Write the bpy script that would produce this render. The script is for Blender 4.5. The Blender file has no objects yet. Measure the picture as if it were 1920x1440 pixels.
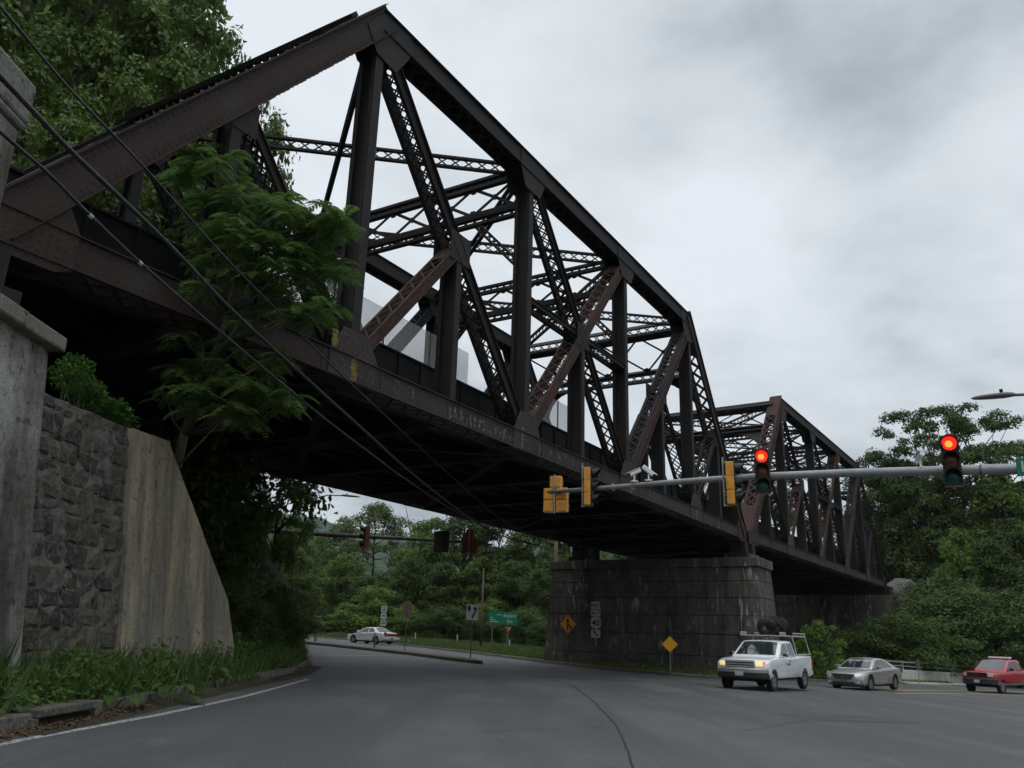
import bpy, math, random
import numpy as np
from mathutils import Vector, Matrix
rnd = random.Random(7)
SC = bpy.context.scene
COL = SC.collection
PI = math.pi

# ---------------------------------------------------------------- camera
F_PX, PITCH, ROLL = 1546.5, math.radians(17.06), math.radians(1.668)
CZ = 1.3
_c, _s = math.cos(PITCH), math.sin(PITCH)
_fwd = Vector((0, _c, _s)); _r0 = Vector((1, 0, 0)); _u0 = Vector((0, -_s, _c))
_r = _r0*math.cos(ROLL) + _u0*math.sin(ROLL); _u = -_r0*math.sin(ROLL) + _u0*math.cos(ROLL)
cd = bpy.data.cameras.new('camera'); cam = bpy.data.objects.new('camera', cd); COL.objects.link(cam)
cd.sensor_width = 36; cd.lens = 36*F_PX/1920; cd.clip_start = .1; cd.clip_end = 5000
m = Matrix((( _r.x, _u.x, -_fwd.x, 0), (_r.y, _u.y, -_fwd.y, 0), (_r.z, _u.z, -_fwd.z, CZ), (0, 0, 0, 1)))
cam.matrix_world = m
SC.camera = cam

# ---------------------------------------------------------------- world: overcast sky, weak broad sun
SUN_EL, SUN_AZ = math.radians(52), math.radians(200)
wd = bpy.data.worlds.new('World'); SC.world = wd; wd.use_nodes = True
nt = wd.node_tree; nt.nodes.clear()
def wn(t, **k):
    n = nt.nodes.new(t)
    for a, b in k.items(): setattr(n, a, b)
    return n
L = nt.links.new
sky = wn('ShaderNodeTexSky', sky_type='NISHITA', sun_disc=False, sun_elevation=SUN_EL, sun_rotation=SUN_AZ)
bg1 = wn('ShaderNodeBackground'); bg1.inputs[1].default_value = .08; L(sky.outputs[0], bg1.inputs[0])
tc = wn('ShaderNodeTexCoord'); sp = wn('ShaderNodeSeparateXYZ'); L(tc.outputs['Generated'], sp.inputs[0])
def mth(op, a, b=None, c=None):
    n = wn('ShaderNodeMath', operation=op)
    for i, v in enumerate((a, b, c)):
        if v is None: continue
        if hasattr(v, 'links'): L(v, n.inputs[i])
        else: n.inputs[i].default_value = v
    return n.outputs[0]
zz = mth('ADD', mth('MAXIMUM', sp.outputs[2], 0.0), .30)
cx = mth('DIVIDE', sp.outputs[0], zz); cy = mth('DIVIDE', sp.outputs[1], zz)
cb = wn('ShaderNodeCombineXYZ'); L(cx, cb.inputs[0]); L(cy, cb.inputs[1]); cb.inputs[2].default_value = 3.7
n1 = wn('ShaderNodeTexNoise'); n1.inputs['Scale'].default_value = 1.1; n1.inputs['Detail'].default_value = 5; n1.inputs['Roughness'].default_value = .48
n1.inputs['Distortion'].default_value = .8
L(cb.outputs[0], n1.inputs['Vector'])
n2 = wn('ShaderNodeTexNoise'); n2.inputs['Scale'].default_value = 2.7; n2.inputs['Detail'].default_value = 6; n2.inputs['Roughness'].default_value = .55
L(cb.outputs[0], n2.inputs['Vector'])
nsum = mth('MULTIPLY_ADD', n2.outputs[0], .55, mth('MULTIPLY', n1.outputs[0], .50))
nsum = mth('MULTIPLY_ADD', mth('SUBTRACT', nsum, .5), 1.55, .52)
def _dir(px, py):
    v = _fwd + _r*(px-960)/F_PX - _u*(py-720)/F_PX
    return v.normalized()
def cloud(px, py, width, amp):      # a darker or brighter bank of cloud in one part of the sky
    d = _dir(px, py); v = wn('ShaderNodeVectorMath', operation='DOT_PRODUCT'); L(tc.outputs['Generated'], v.inputs[0]); v.inputs[1].default_value = d
    t = mth('SUBTRACT', 1.0, v.outputs['Value']); t = mth('DIVIDE', t, width*width/2); t = mth('MULTIPLY', t, -1.0); e = mth('EXPONENT', t)
    return mth('MULTIPLY', e, amp)
for args in [(800, 200, .30, .14), (1250, 190, .07, -.10), (1390, 90, .08, -.10), (1520, 190, .08, -.10), (1640, 60, .08, -.08), (1680, 420, .08, -.14), (1590, 470, .06, -.08), (1400, 400, .07, .07), (1330, 520, .08, .08), (1450, 690, .10, -.07), (1620, 620, .10, -.04),
             (1850, 560, .12, .08), (1350, 480, .14, .06), (1750, 120, .12, -.07), (1870, 250, .08, .05), (1560, 720, .2, -.03), (250, 60, .2, .05)]:
    nsum = mth('ADD', nsum, cloud(*args))
cr = wn('ShaderNodeValToRGB'); L(nsum, cr.inputs[0])
e = cr.color_ramp.elements
e[0].position = .22; e[0].color = (.29, .33, .365, 1)
e[1].position = .78; e[1].color = (.82, .875, .93, 1)
x = cr.color_ramp.elements.new(.40); x.color = (.455, .515, .56, 1)
x = cr.color_ramp.elements.new(.55); x.color = (.655, .71, .755, 1)
bg2 = wn('ShaderNodeBackground'); zs_ = mth('MULTIPLY', mth('MAXIMUM', mth('SUBTRACT', sp.outputs[2], .70), 0.0), 8.5); L(mth('ADD', zs_, 1.02), bg2.inputs[1]); L(cr.outputs[0], bg2.inputs[0])
mx = wn('ShaderNodeMixShader'); mx.inputs[0].default_value = .94; L(bg1.outputs[0], mx.inputs[1]); L(bg2.outputs[0], mx.inputs[2])
wo = wn('ShaderNodeOutputWorld'); L(mx.outputs[0], wo.inputs[0])
sd = bpy.data.lights.new('sun', 'SUN'); sd.energy = .5; sd.angle = math.radians(30); sd.color = (1, .96, .9)
so = bpy.data.objects.new('sun', sd); COL.objects.link(so)
_sv = Vector((math.sin(SUN_AZ)*math.cos(SUN_EL), math.cos(SUN_AZ)*math.cos(SUN_EL), math.sin(SUN_EL)))
so.rotation_euler = (-_sv).to_track_quat('-Z', 'Y').to_euler(); so.location = (0, 0, 60)
SC.view_settings.view_transform = 'Standard'; SC.view_settings.look = 'None'; SC.view_settings.exposure = 0; SC.view_settings.gamma = 1
SC.cycles.use_denoising = True; SC.cycles.max_bounces = 8; SC.cycles.transparent_max_bounces = 12
SC.cycles.use_adaptive_sampling = True; SC.cycles.adaptive_threshold = .02

# ---------------------------------------------------------------- sight lines of the survey (pixels of the photo to metres)
def ray(px, py): return _fwd + _r*(px-960)/F_PX - _u*(py-720)/F_PX
def aty(px, py, Y):
    d = ray(px, py); return Vector((0, 0, CZ)) + d*(Y/d.y)
SL = .036
def zg(X): return -SL*max(-45., min(60., X))
def gp(px, py):
    d = ray(px, py); k = -CZ/(d.z+SL*d.x); return Vector((0, 0, CZ)) + d*k

# ---------------------------------------------------------------- materials
MATS = {}
def mat(name, col, rough=.8, metal=0., noise=None, spec=.3, bump=None, emit=None, second=None, trans=None, objco=True):
    """noise: list of (scale, lo, hi, colour) layers mixed over the base; bump: (scale, strength)"""
    if name in MATS: return MATS[name]
    M = bpy.data.materials.new(name); M.use_nodes = True; t = M.node_tree; b = t.nodes['Principled BSDF']
    b.inputs['Base Color'].default_value = (*col, 1); b.inputs['Roughness'].default_value = rough; b.inputs['Metallic'].default_value = metal
    b.inputs['Specular IOR Level'].default_value = spec
    co = t.nodes.new('ShaderNodeTexCoord'); out = co.outputs['Object']
    src = None
    if noise:
        for i, ly in enumerate(noise):
            sc_, lo, hi, c2 = ly[:4]; sx = ly[4] if len(ly) > 4 else None
            v = out
            if sx:
                mp = t.nodes.new('ShaderNodeMapping'); mp.inputs['Scale'].default_value = sx; t.links.new(out, mp.inputs[0]); v = mp.outputs[0]
            n = t.nodes.new('ShaderNodeTexNoise'); n.inputs['Scale'].default_value = sc_; n.inputs['Detail'].default_value = 6; n.inputs['Roughness'].default_value = .6
            t.links.new(v, n.inputs['Vector'])
            mr = t.nodes.new('ShaderNodeMapRange'); mr.inputs[1].default_value = lo; mr.inputs[2].default_value = hi; t.links.new(n.outputs[0], mr.inputs[0])
            mxn = t.nodes.new('ShaderNodeMix'); mxn.data_type = 'RGBA'; t.links.new(mr.outputs[0], mxn.inputs[0])
            if src is None: mxn.inputs[6].default_value = (*col, 1)
            else: t.links.new(src, mxn.inputs[6])
            mxn.inputs[7].default_value = (*c2, 1); src = mxn.outputs[2]
        t.links.new(src, b.inputs['Base Color'])
    if bump:
        n = t.nodes.new('ShaderNodeTexNoise'); n.inputs['Scale'].default_value = bump[0]; n.inputs['Detail'].default_value = 6; t.links.new(out, n.inputs['Vector'])
        bm_ = t.nodes.new('ShaderNodeBump'); bm_.inputs['Strength'].default_value = bump[1]; bm_.inputs['Distance'].default_value = bump[2] if len(bump) > 2 else .05
        t.links.new(n.outputs[0], bm_.inputs['Height']); t.links.new(bm_.outputs[0], b.inputs['Normal'])
    if emit:
        b.inputs['Emission Color'].default_value = (*emit[0], 1); b.inputs['Emission Strength'].default_value = emit[1]
    if trans: b.inputs['Transmission Weight'].default_value = trans
    MATS[name] = M
    return M

STEEL = mat('dark_steel', (.014, .0125, .0125), .75, noise=[(1.1, .45, .7, (.026, .017, .014)), (9, .52, .66, (.009, .0085, .009)), (30, .6, .68, (.045, .036, .03))], bump=(40, .25, .01))
RUST = mat('rusty_steel', (.036, .025, .021), .85, noise=[(1.3, .42, .65, (.044, .027, .021)), (14, .5, .66, (.022, .017, .016)), (45, .58, .66, (.010, .009, .010)), (.6, .58, .72, (.046, .040, .036))], bump=(50, .3, .01))
RUSTRED = mat('red_rust_steel', (.078, .035, .026), .85, noise=[(1.6, .40, .60, (.042, .026, .021)), (12, .46, .62, (.026, .019, .016)), (3, .6, .7, (.07, .06, .03))], bump=(50, .3, .01))
CHORD = mat('chord_steel', (.048, .036, .032), .85, noise=[(1.2, .42, .66, (.030, .022, .020)), (22, .5, .62, (.080, .070, .065)), (60, .5, .6, (.018, .015, .015)), (.9, .60, .72, (.07, .03, .02))], bump=(40, .3, .01))
GRAFF = mat('faded_white_paint', (.20, .19, .185), .9, noise=[(9, .42, .6, (.04, .03, .028))])
YPAINT = mat('yellow_paint', (.19, .155, .022), .8, noise=[(14, .42, .6, (.05, .04, .02))])
GALV = mat('galvanised_steel', (.30, .31, .32), .5, .3, noise=[(3, .4, .7, (.22, .23, .24)), (25, .55, .7, (.17, .17, .17))])
DKPOLE = mat('weathered_pole_steel', (.12, .11, .10), .6, .2, noise=[(3, .4, .7, (.08, .06, .05))])
SIGY = mat('signal_yellow', (.66, .32, .055), .5, noise=[(5, .4, .7, (.48, .20, .03)), (20, .6, .75, (.3, .14, .03))])
SIGOLD = mat('faded_signal_orange', (.20, .055, .02), .6, noise=[(6, .4, .7, (.14, .04, .02))])
BLK = mat('black_enamel', (.008, .008, .008), .5)
TYRE = mat('tyre_rubber', (.012, .012, .013), .85, noise=[(20, .5, .7, (.03, .028, .026))])
CABLE = mat('cable_sheath', (.018, .018, .019), .5, noise=[(6, .5, .7, (.05, .05, .052))])
WHITE = mat('white_enamel', (.75, .76, .77), .45)
SIGNW = mat('sign_white', (.42, .43, .43), .5, noise=[(8, .5, .7, (.33, .33, .32))])
SIGNG = mat('sign_green', (.004, .15, .085), .45)
SIGNYB = mat('diamond_sign_yellow', (.95, .50, .008), .4)
SIGNYD = mat('merge_sign_yellow', (.50, .24, .02), .5, noise=[(7, .5, .7, (.42, .20, .02))])
SIGNBACK = mat('sign_back_metal', (.16, .11, .085), .6)
WOOD = mat('grey_wood', (.14, .11, .085), .9, noise=[(4, .4, .7, (.08, .06, .05), (1, 1, .15))])
REDL = mat('lit_red_lens', (.6, .01, .01), .3, emit=((1, .025, .02), 1.1))
REDC = mat('lit_lens_centre', (.8, .2, .02), .3, emit=((1, .22, .03), 2.2))
AMBD = mat('unlit_amber_lens', (.10, .035, .012), .25)
GRND = mat('unlit_green_lens', (.006, .055, .050), .25)
GLASS = mat('car_glass', (.022, .028, .030), .05, spec=1.)
CHROME = mat('chrome', (.55, .56, .57), .18, 1.)
ALLOY = mat('alloy_wheel', (.38, .39, .40), .35, .8)

def asphalt_mat():
    M = bpy.data.materials.new('asphalt'); M.use_nodes = True; t = M.node_tree; b = t.nodes['Principled BSDF']; Lk = t.links.new
    co = t.nodes.new('ShaderNodeTexCoord')
    def nz(scale, det=5, mp=None, rough=.6):
        n = t.nodes.new('ShaderNodeTexNoise'); n.inputs['Scale'].default_value = scale; n.inputs['Detail'].default_value = det; n.inputs['Roughness'].default_value = rough
        if mp:
            q = t.nodes.new('ShaderNodeMapping'); q.inputs['Scale'].default_value = mp[0]; q.inputs['Rotation'].default_value = (0, 0, mp[1]); Lk(co.outputs['Object'], q.inputs[0]); Lk(q.outputs[0], n.inputs[0])
        else: Lk(co.outputs['Object'], n.inputs[0])
        return n.outputs[0]
    def mr(v, a, b_, c=0, d=1):
        n = t.nodes.new('ShaderNodeMapRange'); Lk(v, n.inputs[0]); n.inputs[1].default_value = a; n.inputs[2].default_value = b_; n.inputs[3].default_value = c; n.inputs[4].default_value = d; return n.outputs[0]
    def mixc(f, a, c):
        n = t.nodes.new('ShaderNodeMix'); n.data_type = 'RGBA'; Lk(f, n.inputs[0])
        for k, v in ((6, a), (7, c)):
            if isinstance(v, tuple): n.inputs[k].default_value = (*v, 1)
            else: Lk(v, n.inputs[k])
        return n.outputs[2]
    base = mixc(mr(nz(.22, 4), .40, .60), (.094, .093, .092), (.057, .056, .056))
    base = mixc(mr(nz(.5, 4, ((1, .12, 1), -.12)), .45, .58), base, (.046, .0455, .0455))
    base = mixc(mr(nz(1.3, 6, ((1, .5, 1), .3), .75), .58, .66, 0, .55), base, (.036, .036, .037))
    base = mixc(mr(nz(.8, 5, ((1, .35, 1), -.4), .7), .60, .68, 0, .5), base, (.125, .126, .128))
    base = mixc(mr(nz(.09, 3), .58, .66, 0, .6), base, (.048, .048, .049))
    base = mixc(mr(nz(75, 3, None, .85), .46, .64), base, (.125, .125, .127))
    base = mixc(mr(nz(48, 3, None, .85), .53, .62), base, (.036, .036, .037))
    Lk(base, b.inputs['Base Color']); b.inputs['Roughness'].default_value = .72; b.inputs['Specular IOR Level'].default_value = .35
    bp = t.nodes.new('ShaderNodeBump'); bp.inputs['Strength'].default_value = .5; bp.inputs['Distance'].default_value = .01; Lk(nz(120, 4), bp.inputs['Height']); Lk(bp.outputs[0], b.inputs['Normal'])
    return M
ASPH = asphalt_mat()
LINEW = mat('road_paint_white', (.42, .42, .41), .7, noise=[(25, .45, .62, (.10, .10, .10)), (2, .5, .75, (.2, .2, .2))])
LINEY = mat('road_paint_yellow', (.36, .25, .06), .7, noise=[(20, .45, .65, (.12, .10, .06))])
CRACK = mat('tar_seal', (.022, .022, .023), .5)
SOIL = mat('bank_soil', (.045, .042, .026), .95, noise=[(1.5, .4, .65, (.030, .045, .016)), (12, .45, .65, (.06, .05, .034))], bump=(6, .5))
KERB = mat('kerb_concrete', (.11, .10, .085), .9, noise=[(3, .4, .65, (.06, .055, .045)), (20, .5, .65, (.16, .15, .13))], bump=(15, .5))

def concrete_mat(name, base, dark, light, streak=.5, tint=None, lines=None, eff=0.):
    """poured concrete with vertical run-off stains; eff adds white lime streaks; lines: board/lift height"""
    M = bpy.data.materials.new(name); M.use_nodes = True; t = M.node_tree; b = t.nodes['Principled BSDF']; Lk = t.links.new
    co = t.nodes.new('ShaderNodeTexCoord')
    def nz(scale, det=6, mp=(1, 1, 1), rough=.6, dist=0):
        n = t.nodes.new('ShaderNodeTexNoise'); n.inputs['Scale'].default_value = scale; n.inputs['Detail'].default_value = det; n.inputs['Roughness'].default_value = rough; n.inputs['Distortion'].default_value = dist
        q = t.nodes.new('ShaderNodeMapping'); q.inputs['Scale'].default_value = mp; Lk(co.outputs['Object'], q.inputs[0]); Lk(q.outputs[0], n.inputs[0]); return n.outputs[0]
    def mr(v, a, b_, c=0, d=1):
        n = t.nodes.new('ShaderNodeMapRange'); Lk(v, n.inputs[0]); n.inputs[1].default_value = a; n.inputs[2].default_value = b_; n.inputs[3].default_value = c; n.inputs[4].default_value = d; return n.outputs[0]
    def mixc(f, a, c):
        n = t.nodes.new('ShaderNodeMix'); n.data_type = 'RGBA'; Lk(f, n.inputs[0])
        for k, v in ((6, a), (7, c)):
            if isinstance(v, tuple): n.inputs[k].default_value = (*v, 1)
            else: Lk(v, n.inputs[k])
        return n.outputs[2]
    c = mixc(mr(nz(.9), .35, .65), base, light)
    c = mixc(mr(nz(1.6, 6, (1, 1, .18)), .62-.25*streak, .72), c, dark)
    c = mixc(mr(nz(7), .55, .72), c, dark)
    if tint: c = mixc(mr(nz(.7, 4, (1, 1, .3)), .52, .7), c, tint)
    if eff:
        a = mr(nz(3.0, 6, (1, 1, .16), .65, 1.2), .555, .64, 0, 1); g = mr(nz(.55, 3), .44, .58)
        mm = t.nodes.new('ShaderNodeMath'); mm.operation = 'MULTIPLY'; Lk(a, mm.inputs[0]); Lk(g, mm.inputs[1])
        m2 = t.nodes.new('ShaderNodeMath'); m2.operation = 'MULTIPLY'; Lk(mm.outputs[0], m2.inputs[0]); m2.inputs[1].default_value = eff
        c = mixc(m2.outputs[0], c, (.34, .34, .33))
    c = mixc(mr(nz(55, 4), .5, .72), c, tuple(k*.6 for k in dark))
    Lk(c, b.inputs['Base Color']); b.inputs['Roughness'].default_value = .92; b.inputs['Specular IOR Level'].default_value = .2
    bp = t.nodes.new('ShaderNodeBump'); bp.inputs['Strength'].default_value = .6; bp.inputs['Distance'].default_value = .04; Lk(nz(9, 8), bp.inputs['Height']); Lk(bp.outputs[0], b.inputs['Normal'])
    MATS[name] = M; return M
CONC_COL = concrete_mat('weathered_concrete', (.21, .20, .165), (.024, .022, .019), (.42, .41, .37), .95, tint=(.05, .045, .038))
CONC_CAP = concrete_mat('coping_concrete', (.17, .155, .13), (.05, .045, .038), (.22, .20, .17), .3)
CONC_PYL = concrete_mat('pylon_concrete', (.17, .165, .145), (.05, .047, .04), (.25, .24, .21), .4)
CONC_WING = concrete_mat('tan_concrete', (.29, .240, .165), (.085, .075, .058), (.35, .295, .205), .62, (.12, .125, .12))
CONC_PIER = concrete_mat('pier_masonry', (.085, .077, .066), (.032, .029, .026), (.125, .116, .100), .55, (.055, .045, .035), eff=1.)
CONC_JOINT = mat('masonry_joint', (.010, .009, .008), .95)
CONC_PALE = concrete_mat('pale_parapet_concrete', (.44, .42, .37), (.22, .20, .17), (.52, .50, .45), .3)
STONES = [mat('rubble_stone_%s' % n, c, .95, noise=[(4, .4, .65, c2), (18, .5, .65, (.10, .095, .08)), (9, .55, .7, (.022, .02, .018))], bump=(9, .9, .06))
          for n, c, c2 in (('brown', (.078, .060, .042), (.042, .034, .026)), ('grey', (.066, .060, .048), (.038, .034, .028)), ('dark', (.042, .036, .029), (.022, .019, .016)), ('tan', (.085, .066, .044), (.05, .04, .03)))]
MORTAR = mat('rough_mortar', (.115, .106, .088), .95, noise=[(5, .4, .65, (.035, .033, .028)), (20, .5, .66, (.12, .115, .1))], bump=(12, .8, .05))

def leaf_mat(name, c1, c2, transl=.35, rough=.55):
    M = bpy.data.materials.new(name); M.use_nodes = True; t = M.node_tree; Lk = t.links.new
    b = t.nodes['Principled BSDF']; o = t.nodes['Material Output']
    g = t.nodes.new('ShaderNodeNewGeometry'); oi = t.nodes.new('ShaderNodeObjectInfo')
    ad = t.nodes.new('ShaderNodeMath'); ad.operation = 'MULTIPLY_ADD'; Lk(oi.outputs['Random'], ad.inputs[0]); ad.inputs[1].default_value = .45
    sc_ = t.nodes.new('ShaderNodeMath'); sc_.operation = 'MULTIPLY'; Lk(g.outputs['Random Per Island'], sc_.inputs[0]); sc_.inputs[1].default_value = .55; Lk(sc_.outputs[0], ad.inputs[2])
    mxn = t.nodes.new('ShaderNodeMix'); mxn.data_type = 'RGBA'; Lk(ad.outputs[0], mxn.inputs[0]); mxn.inputs[6].default_value = (*c1, 1); mxn.inputs[7].default_value = (*c2, 1)
    Lk(mxn.outputs[2], b.inputs['Base Color']); b.inputs['Roughness'].default_value = rough; b.inputs['Specular IOR Level'].default_value = .25
    tr = t.nodes.new('ShaderNodeBsdfTranslucent'); Lk(mxn.outputs[2], tr.inputs[0])
    ms = t.nodes.new('ShaderNodeMixShader'); ms.inputs[0].default_value = transl; Lk(b.outputs[0], ms.inputs[1]); Lk(tr.outputs[0], ms.inputs[2]); Lk(ms.outputs[0], o.inputs[0])
    MATS[name] = M; return M
LEAF_A = leaf_mat('leaf_mid_green', (.052, .090, .014), (.120, .185, .030))
LEAF_D = leaf_mat('leaf_dark_green', (.034, .062, .012), (.076, .120, .024))
LEAF_B = leaf_mat('leaf_bright_green', (.082, .150, .020), (.145, .235, .036))
LEAF_O = leaf_mat('leaf_olive_green', (.066, .100, .026), (.120, .165, .045))
LEAF_AIL = leaf_mat('ailanthus_leaf_green', (.052, .104, .024), (.108, .188, .044), .45, .42)
GRASSM = leaf_mat('grass_green', (.045, .085, .018), (.105, .150, .035), .3)
STEM = mat('green_stem', (.06, .085, .03), .8)
BARK = mat('tree_bark', (.050, .042, .033), .95, noise=[(6, .4, .65, (.03, .025, .02), (1, 1, .2))])
BARKP = mat('pale_young_bark', (.13, .12, .09), .9, noise=[(6, .4, .65, (.08, .07, .055), (1, 1, .2))])

# ---------------------------------------------------------------- mesh helpers
class MB:
    def __init__(s): s.v = []; s.f = []; s.mi = []; s.m = 0
    def add(s, vs, fs):
        o = len(s.v); s.v += [tuple(v) for v in vs]; s.f += [tuple(i+o for i in f) for f in fs]; s.mi += [s.m]*len(fs)
    def box(s, a, b):
        x0, y0, z0 = a; x1, y1, z1 = b
        s.add([(x0,y0,z0),(x1,y0,z0),(x1,y1,z0),(x0,y1,z0),(x0,y0,z1),(x1,y0,z1),(x1,y1,z1),(x0,y1,z1)],
              [(0,3,2,1),(4,5,6,7),(0,1,5,4),(1,2,6,5),(2,3,7,6),(3,0,4,7)])
    def beam(s, P, Q, U, V, u, v, ou=0., ov=0.):
        """box from P to Q, size u along unit U and v along unit V, centre offset by ou, ov"""
        P, Q, U, V = Vector(P), Vector(Q), Vector(U), Vector(V)
        o = U*ou + V*ov; a = U*(u/2); b = V*(v/2)
        s.add([P+o-a-b, P+o+a-b, P+o+a+b, P+o-a+b, Q+o-a-b, Q+o+a-b, Q+o+a+b, Q+o-a+b],
              [(0,3,2,1),(4,5,6,7),(0,1,5,4),(1,2,6,5),(2,3,7,6),(3,0,4,7)])
    def tube(s, pts, rad, n=8, cap=True):
        pts = [Vector(p) for p in pts]; k = len(pts)
        rads = rad if isinstance(rad, (list, tuple)) else [rad]*k
        vs = []; up = None
        for i, p in enumerate(pts):
            t = (pts[min(i+1, k-1)] - pts[max(i-1, 0)]).normalized()
            if up is None: up = Vector((0, 0, 1)) if abs(t.z) < .9 else Vector((1, 0, 0))
            a = t.cross(up).normalized(); up2 = a.cross(t).normalized(); up = up2
            for j in range(n):
                w = 2*PI*j/n; vs.append(p + a*math.cos(w)*rads[i] + up2*math.sin(w)*rads[i])
        fs = [(i*n+j, i*n+(j+1)%n, (i+1)*n+(j+1)%n, (i+1)*n+j) for i in range(k-1) for j in range(n)]
        if cap: fs += [tuple(range(n-1, -1, -1)), tuple((k-1)*n+j for j in range(n))]
        s.add(vs, fs)
    def prism(s, poly, axis_vec):
        """closed prism: polygon of 3D points pushed along axis_vec"""
        n = len(poly); a = [Vector(p) for p in poly]; b = [p+Vector(axis_vec) for p in a]
        s.add(a+b, [tuple(range(n-1, -1, -1)), tuple(range(n, 2*n))] + [(i, (i+1) % n, n+(i+1) % n, n+i) for i in range(n)])
    def quad(s, a, b, c, d): s.add([a, b, c, d], [(0, 1, 2, 3)])
    def build(s, name, mats, parent=None, smooth=False, bevel=None, fixn=True):
        me = bpy.data.meshes.new(name); me.from_pydata(s.v, [], s.f)
        mats = mats if isinstance(mats, (list, tuple)) else [mats]
        for mm in mats: me.materials.append(mm)
        if len(mats) > 1: me.polygons.foreach_set('material_index', s.mi)
        if smooth: me.polygons.foreach_set('use_smooth', [True]*len(me.polygons))
        me.update()
        o = bpy.data.objects.new(name, me); COL.objects.link(o)
        if parent: o.parent = parent
        if bevel:
            b = o.modifiers.new('bevel', 'BEVEL'); b.width = bevel; b.segments = 2; b.limit_method = 'ANGLE'; b.angle_limit = math.radians(40)
        return o
def tag(o, label=None, cat=None, group=None, kind=None):
    if label: o['label'] = label
    if cat: o['category'] = cat
    if group: o['group'] = group
    if kind: o['kind'] = kind
    return o
def empty(name, loc=(0, 0, 0), rz=0, label=None, cat=None, group=None):
    o = bpy.data.objects.new(name, None); COL.objects.link(o); o.location = loc; o.rotation_euler = (0, 0, rz); o.empty_display_size = .2
    return tag(o, label, cat, group)
def copy_tree(o, parent=None):
    c = o.copy(); COL.objects.link(c); c.parent = parent
    for ch in list(o.children): copy_tree(ch, c)
    return c
def npmesh(name, V, F, mats, parent=None, mi=None, smooth=False):
    me = bpy.data.meshes.new(name); V = np.asarray(V, np.float32); F = np.asarray(F, np.int32); k = F.shape[1]
    me.vertices.add(len(V)); me.vertices.foreach_set('co', V.ravel()); me.loops.add(F.size); me.loops.foreach_set('vertex_index', F.ravel())
    me.polygons.add(len(F)); me.polygons.foreach_set('loop_start', np.arange(0, F.size, k, dtype=np.int32)); me.polygons.foreach_set('loop_total', np.full(len(F), k, np.int32))
    for mm in (mats if isinstance(mats, (list, tuple)) else [mats]): me.materials.append(mm)
    if mi is not None: me.polygons.foreach_set('material_index', np.asarray(mi, np.int32))
    if smooth: me.polygons.foreach_set('use_smooth', np.ones(len(F), bool))
    me.update(); me.validate()
    o = bpy.data.objects.new(name, me); COL.objects.link(o)
    if parent: o.parent = parent
    return o
def text_part(name, body, size, m_, parent, loc, rot, align='CENTER', thick=.002, spacing=1.0, yscale=1.0, bold=0.):
    cu = bpy.data.curves.new(name, 'FONT'); cu.body = body; cu.size = size; cu.align_x = align; cu.align_y = 'CENTER'; cu.extrude = thick; cu.space_character = spacing; cu.offset = bold; cu.resolution_u = 3
    o = bpy.data.objects.new(name, cu); COL.objects.link(o)
    dg = bpy.context.evaluated_depsgraph_get(); me = bpy.data.meshes.new_from_object(o.evaluated_get(dg)); bpy.data.objects.remove(o)
    me.materials.clear(); me.materials.append(m_)
    o = bpy.data.objects.new(name, me); COL.objects.link(o); o.parent = parent; o.location = loc; o.rotation_euler = rot; o.scale = (1, yscale, 1)
    return o


# ---------------------------------------------------------------- ground
LEFT_EDGE = [(-5.2, -40), (-5.2, 9.7), (-5.3, 12), (-5.5, 16.3), (-5.65, 23.5), (-6.4, 28.5), (-8.1, 35.5), (-11.5, 46.8), (-15.6, 58.5), (-24, 78), (-40, 104)]
FAR_EDGE = [(-46, 113), (-24.1, 95), (-15.7, 86.5), (-8.6, 75.5), (-3.5, 66), (.2, 57.9), (2.6, 51.6), (5.4, 46.4), (8.3, 43.4), (11.2, 43.6), (17.7, 49.6), (20.5, 52.5), (27.8, 59.8), (35.3, 66.6), (45, 75), (85, 110)]
ROADP = LEFT_EDGE + FAR_EDGE + [(100, 90), (60, 40), (30, -40)]
RP = np.array(ROADP, float)
def poly_dist(X, Y, P=RP):
    """distance to the road polygon, negative inside"""
    d = np.full(X.shape, 1e9); ins = np.zeros(X.shape, bool); n = len(P)
    for i in range(n):
        a = P[i]; b = P[(i+1) % n]; e = b-a
        t = np.clip(((X-a[0])*e[0]+(Y-a[1])*e[1])/(e@e), 0, 1)
        d = np.minimum(d, np.hypot(X-a[0]-t*e[0], Y-a[1]-t*e[1]))
        c = ((a[1] > Y) != (b[1] > Y)) & (X < (b[0]-a[0])*(Y-a[1])/(b[1]-a[1]+1e-12)+a[0]); ins ^= c
    return np.where(ins, -d, d)
def sstep(x): x = np.clip(x, 0, 1); return x*x*(3-2*x)
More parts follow.
